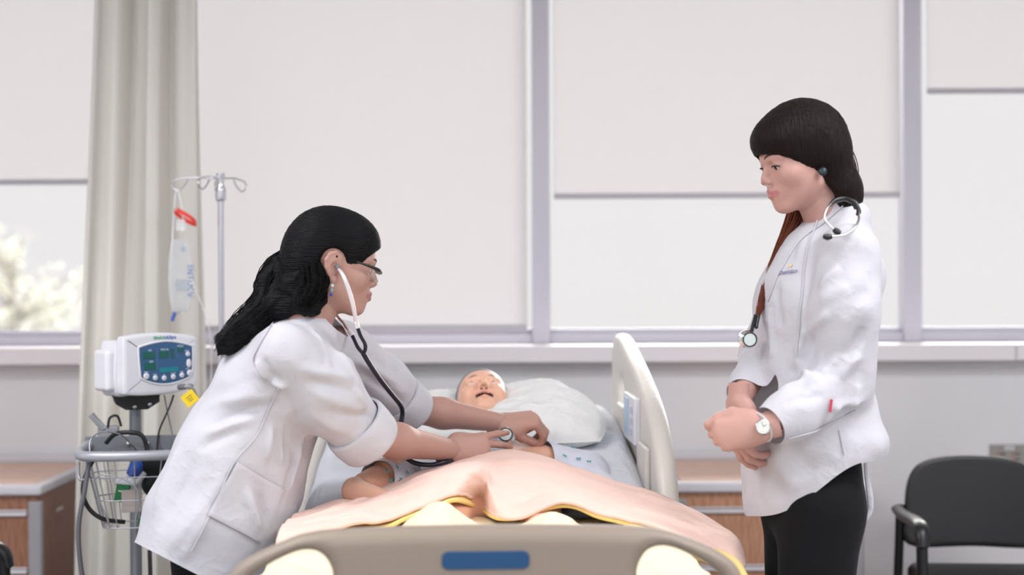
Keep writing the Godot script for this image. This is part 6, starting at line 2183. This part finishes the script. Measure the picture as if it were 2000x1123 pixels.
	jf.cap(at(1580, 730, 3.23), at(1588, 860, 3.225), 0.110, 0.128, 0.05, lat, 1.3)
	jf.cap(at(1588, 860, 3.225), at(1584, 960, 3.225), 0.128, 0.134, 0.05, lat, 1.3)
	jf.cap(at(1640, 815, 3.2), at(1670, 862, 3.18), 0.06, 0.045, 0.05, lat, 2.2)
	jf.cap(at(1500, 790, 3.2), at(1488, 1010, 3.2), 0.03, 0.018, 0.05, lat, 3.0)
	# sleeves: near arm hangs, bends at the elbow and comes forward
	jf.cap(sh_n, at(1655, 600, 3.07), 0.064, 0.068, 0.04)
	jf.cap(at(1655, 600, 3.07), el_n, 0.068, 0.062, 0.03)
	jf.cap(el_n, at(1540, 812, 3.02), 0.060, 0.056, 0.03)
	jf.cap(at(1540, 812, 3.02), at(1500, 832, 3.0), 0.055, 0.042, 0.02)
	jf.cap(sh_f, el_f, 0.062, 0.056, 0.04)
	jf.cap(el_f, at(1450, 776, 3.17), 0.054, 0.039, 0.03)
	var cr := creases(jf, [
		[1570, 470, 1562, 640, 0.012, 0.007], [1590, 500, 1575, 600, 0.012, -0.006], [1600, 690, 1560, 760, 0.013, 0.010], [1575, 640, 1555, 700, 0.012, 0.009], [1590, 660, 1560, 730, 0.010, -0.007],
		[1555, 705, 1580, 745, 0.012, 0.010], [1540, 720, 1575, 770, 0.012, -0.007], [1640, 700, 1600, 730, 0.014, 0.007], [1690, 640, 1650, 700, 0.016, -0.007], [1680, 690, 1640, 740, 0.015, 0.008],
		[1660, 560, 1600, 590, 0.016, 0.005], [1700, 560, 1640, 620, 0.018, -0.005], [1640, 520, 1600, 560, 0.014, 0.006], [1620, 610, 1580, 650, 0.014, 0.007],
		[1520, 760, 1600, 740, 0.016, 0.006], [1530, 790, 1610, 770, 0.014, -0.006], [1500, 600, 1510, 700, 0.012, 0.005], [1520, 560, 1528, 640, 0.012, -0.005], [1620, 800, 1690, 780, 0.012, 0.006],
		[1505, 880, 1560, 960, 0.02, 0.005], [1540, 870, 1590, 930, 0.02, -0.004], [1640, 790, 1610, 830, 0.012, 0.006], [1680, 750, 1660, 800, 0.012, 0.006],
	])
	for c in cr:
		c[2] *= 0.85
		c[3] *= 1.5
	var fold := wrinkle(cr, 0.007, 17, 6.5)
	var jg := jf.surf(1).halved().displace(fold)
	var cd := (wr_n - el_n).normalized()
	var cp := at(1502, 831, 3.0)
	var fd := (wr_f - el_f).normalized()
	var fp := at(1452, 769, 3.18)
	# the hem runs low in front and rises to the back
	var ha := at(1475, 1004, 3.2)
	var hb := at(1700, 886, 3.2)
	var along := (hb - ha).normalized()
	var hn := Vector3(along.y, -along.x, 0).normalized()
	if hn.y > 0: hn = -hn
	var np := at(1622, 396, 3.22)
	var nn := Vector3(-0.50, 0.85, 0.10).normalized()
	jg.clip(func(p: Vector3) -> float:
		var s := minf((p - cp).dot(cd), 0.10 - p.distance_to(cp))
		s = maxf(s, minf((p - fp).dot(fd), 0.09 - p.distance_to(fp)))
		var mid := clampf((p.x - ha.x) / (hb.x - ha.x), 0, 1)
		s = maxf(s, minf((p - ha).dot(hn) - 0.012 * sin(mid * PI * 2.0) + 0.02 * sin(mid * PI), 1.1 - p.y))
		return maxf(s, minf((p - np).dot(nn), 0.17 - p.distance_to(np))))
	var jk := part("jacket", jg, M.coat, t, "white cotton jacket with a high curved hem")
	# lapel edge along the neckline, side seam, sleeve seam, pleat seam at the back
	for line in [[Vector2(1650, 400), Vector2(1622, 425), Vector2(1580, 455), Vector2(1548, 492), Vector2(1522, 540), Vector2(1498, 590)], [Vector2(1596, 430), Vector2(1575, 500), Vector2(1566, 600), Vector2(1560, 690)], [Vector2(1640, 840), Vector2(1646, 870), Vector2(1650, 888)], [Vector2(1540, 855), Vector2(1590, 842), Vector2(1640, 822), Vector2(1672, 802)]]:
		var sp := spline(line, 8)
		var w := []
		for q in sp:
			var p := on_cloth(jf, q.x, q.y)
			var n := jf.grad(p)
			w.append(p + n * (0.0015 + float(fold.call(p, n))))
		part("seam", tube(w, 0.0016, 6), M.coat, jk)
	var sx := on_cloth(jf, 1620, 792)
	part("care_label", rbox(Vector3(0.006, 0.028, 0.002), 0.0006).moved(Transform3D(Basis(Vector3.BACK, -0.12), sx + jf.grad(sx) * 0.004)), mat(Color(0.75, 0.25, 0.32), 0.6), jk, "small red label")
	var tx := on_cloth(jf, 1541, 533)
	var tn := jf.grad(tx)
	tx += tn * (0.0015 + float(fold.call(tx, tn)))
	var tr := (Vector3(0.75, -0.05, 0.5)).slide(tn).normalized()
	var tb := Basis(tr, tn.cross(tr), tn)
	text_mesh("Sheridan", 0.0135, 0.0006, mat(Color(0.42, 0.41, 0.58), 0.7), "embroidery", jk, Transform3D(tb, tx))
	part("embroidery_mark", rbox(Vector3(0.007, 0.006, 0.0012), 0.0005).moved(Transform3D(tb, tx + tb * Vector3(0.002, 0.016, 0.0))), mat(Color(0.93, 0.78, 0.55), 0.7), jk, "small orange stitched mark")
	part("tie", tube([at(1690, 905, 3.22), at(1694, 935, 3.23), at(1700, 975, 3.23), at(1699, 1000, 3.23), at(1691, 1016, 3.23)], [0.004, 0.006, 0.007, 0.006, 0.003], 8, 5, false, true, 0.35, Vector3.BACK), M.coat, jk, "white tie hanging behind")
	# --- trousers, shoes
	var tf := SF.new(Vector3(0.45, 0.02, -3.55), Vector3(0.92, 1.05, -2.9), 0.012)
	tf.cap(at(1588, 915, 3.22), at(1584, 985, 3.22), 0.10, 0.105, 0.05, lat, 1.35)
	for s in [-1.0, 1.0]:
		tf.cap(at(1586, 985, 3.22) + Vector3(0, 0, 0.085 * s), Vector3(0.655, 0.46, -3.22 + 0.085 * s), 0.095, 0.066, 0.04)
		tf.cap(Vector3(0.655, 0.46, -3.22 + 0.085 * s), Vector3(0.69, 0.09, -3.22 + 0.09 * s), 0.066, 0.058, 0.03)
	part("trousers", tf.surf(), M.trousers, t)
	for s in [-1.0, 1.0]:
		shoe(Vector3(0.67, 0.0, -3.22 + 0.09 * s), Vector3.LEFT, M.black, t)
	# --- earring, watch, ring, stethoscope
	var ep := hx * Vector3(-0.002, -0.026, -0.088)
	var ear := thing("earring", "round black and silver stud earring on the standing woman's ear", "earring", ep)
	var exf := Transform3D(Basis(Quaternion(Vector3.UP, Vector3(-0.15, 0.05, 0.98).normalized())), ep)
	part("disc", lathe([Vector2(0, 0.004), Vector2(0.006, 0.0035), Vector2(0.0085, 0.002), Vector2(0.0085, 0)], 20, exf), mat(Color(0.13, 0.19, 0.23), 0.3), ear)
	part("rim", lathe([Vector2(0.0085, 0.003), Vector2(0.0102, 0.0015), Vector2(0.0085, 0.0)], 20, exf), mat(Color(0.16, 0.18, 0.19), 0.35, 0.5), ear)
	for k in 14:
		var a := TAU * k / 14
		part("bead", lathe([Vector2(0, 0.0012), Vector2(0.0011, 0), Vector2(0, -0.0012)], 6, exf * Transform3D(Basis(), Vector3(cos(a) * 0.0095, 0.002, sin(a) * 0.0095))), M.chrome, ear)
	var wn := Vector3(0.05, 0.28, 0.96).normalized()
	var wp := at(1490, 834, 2.962)
	var wt := thing("wrist_watch", "round steel watch with pale dial on the standing woman's wrist", "watch", wp)
	var wx := Transform3D(Basis(Quaternion(Vector3.UP, wn)), wp)
	part("case", lathe([Vector2(0, -0.003), Vector2(0.0145, -0.003), Vector2(0.0162, -0.001), Vector2(0.0162, 0.003), Vector2(0.0150, 0.0045), Vector2(0.0138, 0.0045)], 28, wx), M.chrome, wt)
	part("dial", lathe([Vector2(0, 0.0042), Vector2(0, 0.0042), Vector2(0.0140, 0.0042)], 28, wx), mat(Color(0.80, 0.81, 0.78), 0.3), wt)
	part("hand", tube([wx * Vector3(0, 0.0047, 0), wx * Vector3(0.006, 0.0047, -0.004)], 0.0005, 5), M.black, wt)
	part("hand", tube([wx * Vector3(0, 0.0047, 0), wx * Vector3(-0.003, 0.0047, -0.009)], 0.0004, 5), M.black, wt)
	for k in 12:
		var a := TAU * k / 12
		part("hour_mark", tube([wx * Vector3(cos(a) * 0.011, 0.0044, sin(a) * 0.011), wx * Vector3(cos(a) * 0.0128, 0.0044, sin(a) * 0.0128)], 0.0004, 4), M.black, wt)
	var dirw := (wr_n - el_n).normalized()
	var sd := dirw.cross(Vector3.UP).normalized()
	var ot := sd.cross(dirw)
	var st := []
	for k in 24:
		var a := TAU * k / 24
		st.append(wr_n - dirw * 0.004 + sd * cos(a) * 0.0285 + ot * sin(a) * 0.0285)
	part("strap", tube(st, 0.0062, 8, 1, true, true, 0.35, dirw), mat(Color(0.80, 0.80, 0.81), 0.35, 0.3), wt)
	build_visitor_stethoscope()

func build_visitor_stethoscope() -> void:
	var t := thing("stethoscope", "stethoscope hung round the standing woman's neck, its chest piece dangling in front", "stethoscope", at(1640, 400, 3.1))
	var tubing := mat(Color(0.07, 0.075, 0.085), 0.35)
	var silver: Material = M.chrome
	part("tubing", tube([at(1476, 640, 3.16), at(1484, 605, 3.19), at(1506, 555, 3.27), at(1540, 490, 3.33), at(1580, 440, 3.37), at(1620, 412, 3.38), at(1656, 400, 3.30), at(1664, 394, 3.2), at(1652, 388, 3.12), at(1632, 392, 3.08)], 0.0052, 10, 6), tubing, t)
	part("spring", tube([at(1672, 408, 3.1), at(1664, 394, 3.1), at(1648, 388, 3.08), at(1630, 392, 3.07), at(1621, 401, 3.06)], [0.004, 0.005, 0.0055, 0.005, 0.004], 10, 6), tubing, t)
	part("yoke", tube([at(1658, 390, 3.09), at(1670, 396, 3.085), at(1677, 410, 3.08), at(1676, 420, 3.075)], 0.005, 10, 6), tubing, t)
	part("ear_tube", tube([at(1630, 392, 3.07), at(1616, 406, 3.05), at(1610, 424, 3.035), at(1616, 436, 3.03), at(1626, 446, 3.025), at(1632, 450, 3.022)], 0.0026, 8, 6), silver, t)
	part("ear_tube", tube([at(1677, 412, 3.08), at(1677, 430, 3.05), at(1668, 446, 3.03), at(1652, 458, 3.02), at(1636, 461, 3.015), at(1622, 462, 3.01)], 0.0026, 8, 6), silver, t)
	part("ear_tip", tube([at(1629, 448, 3.023), at(1634, 452, 3.02), at(1641, 456, 3.018)], [0.0055, 0.0075, 0.005], 10), M.rubber, t, "black ear tip")
	part("ear_tip", tube([at(1624, 462, 3.012), at(1616, 463, 3.01), at(1609, 462, 3.008)], [0.005, 0.0075, 0.005], 10), M.rubber, t, "black ear tip")
	var c := at(1464, 663, 3.15)
	var n := Vector3(0.12, 0.0, 0.99).normalized()
	chest_piece(Transform3D(Basis(Quaternion(Vector3.UP, n)) * Basis(Vector3.UP, deg_to_rad(68.0)), c - n * 0.026), M.chrome, t)
	part("connector", tube([at(1466, 652, 3.16), at(1472, 632, 3.16), at(1477, 615, 3.155)], [0.004, 0.0045, 0.0052], 8, 3), tubing, t)
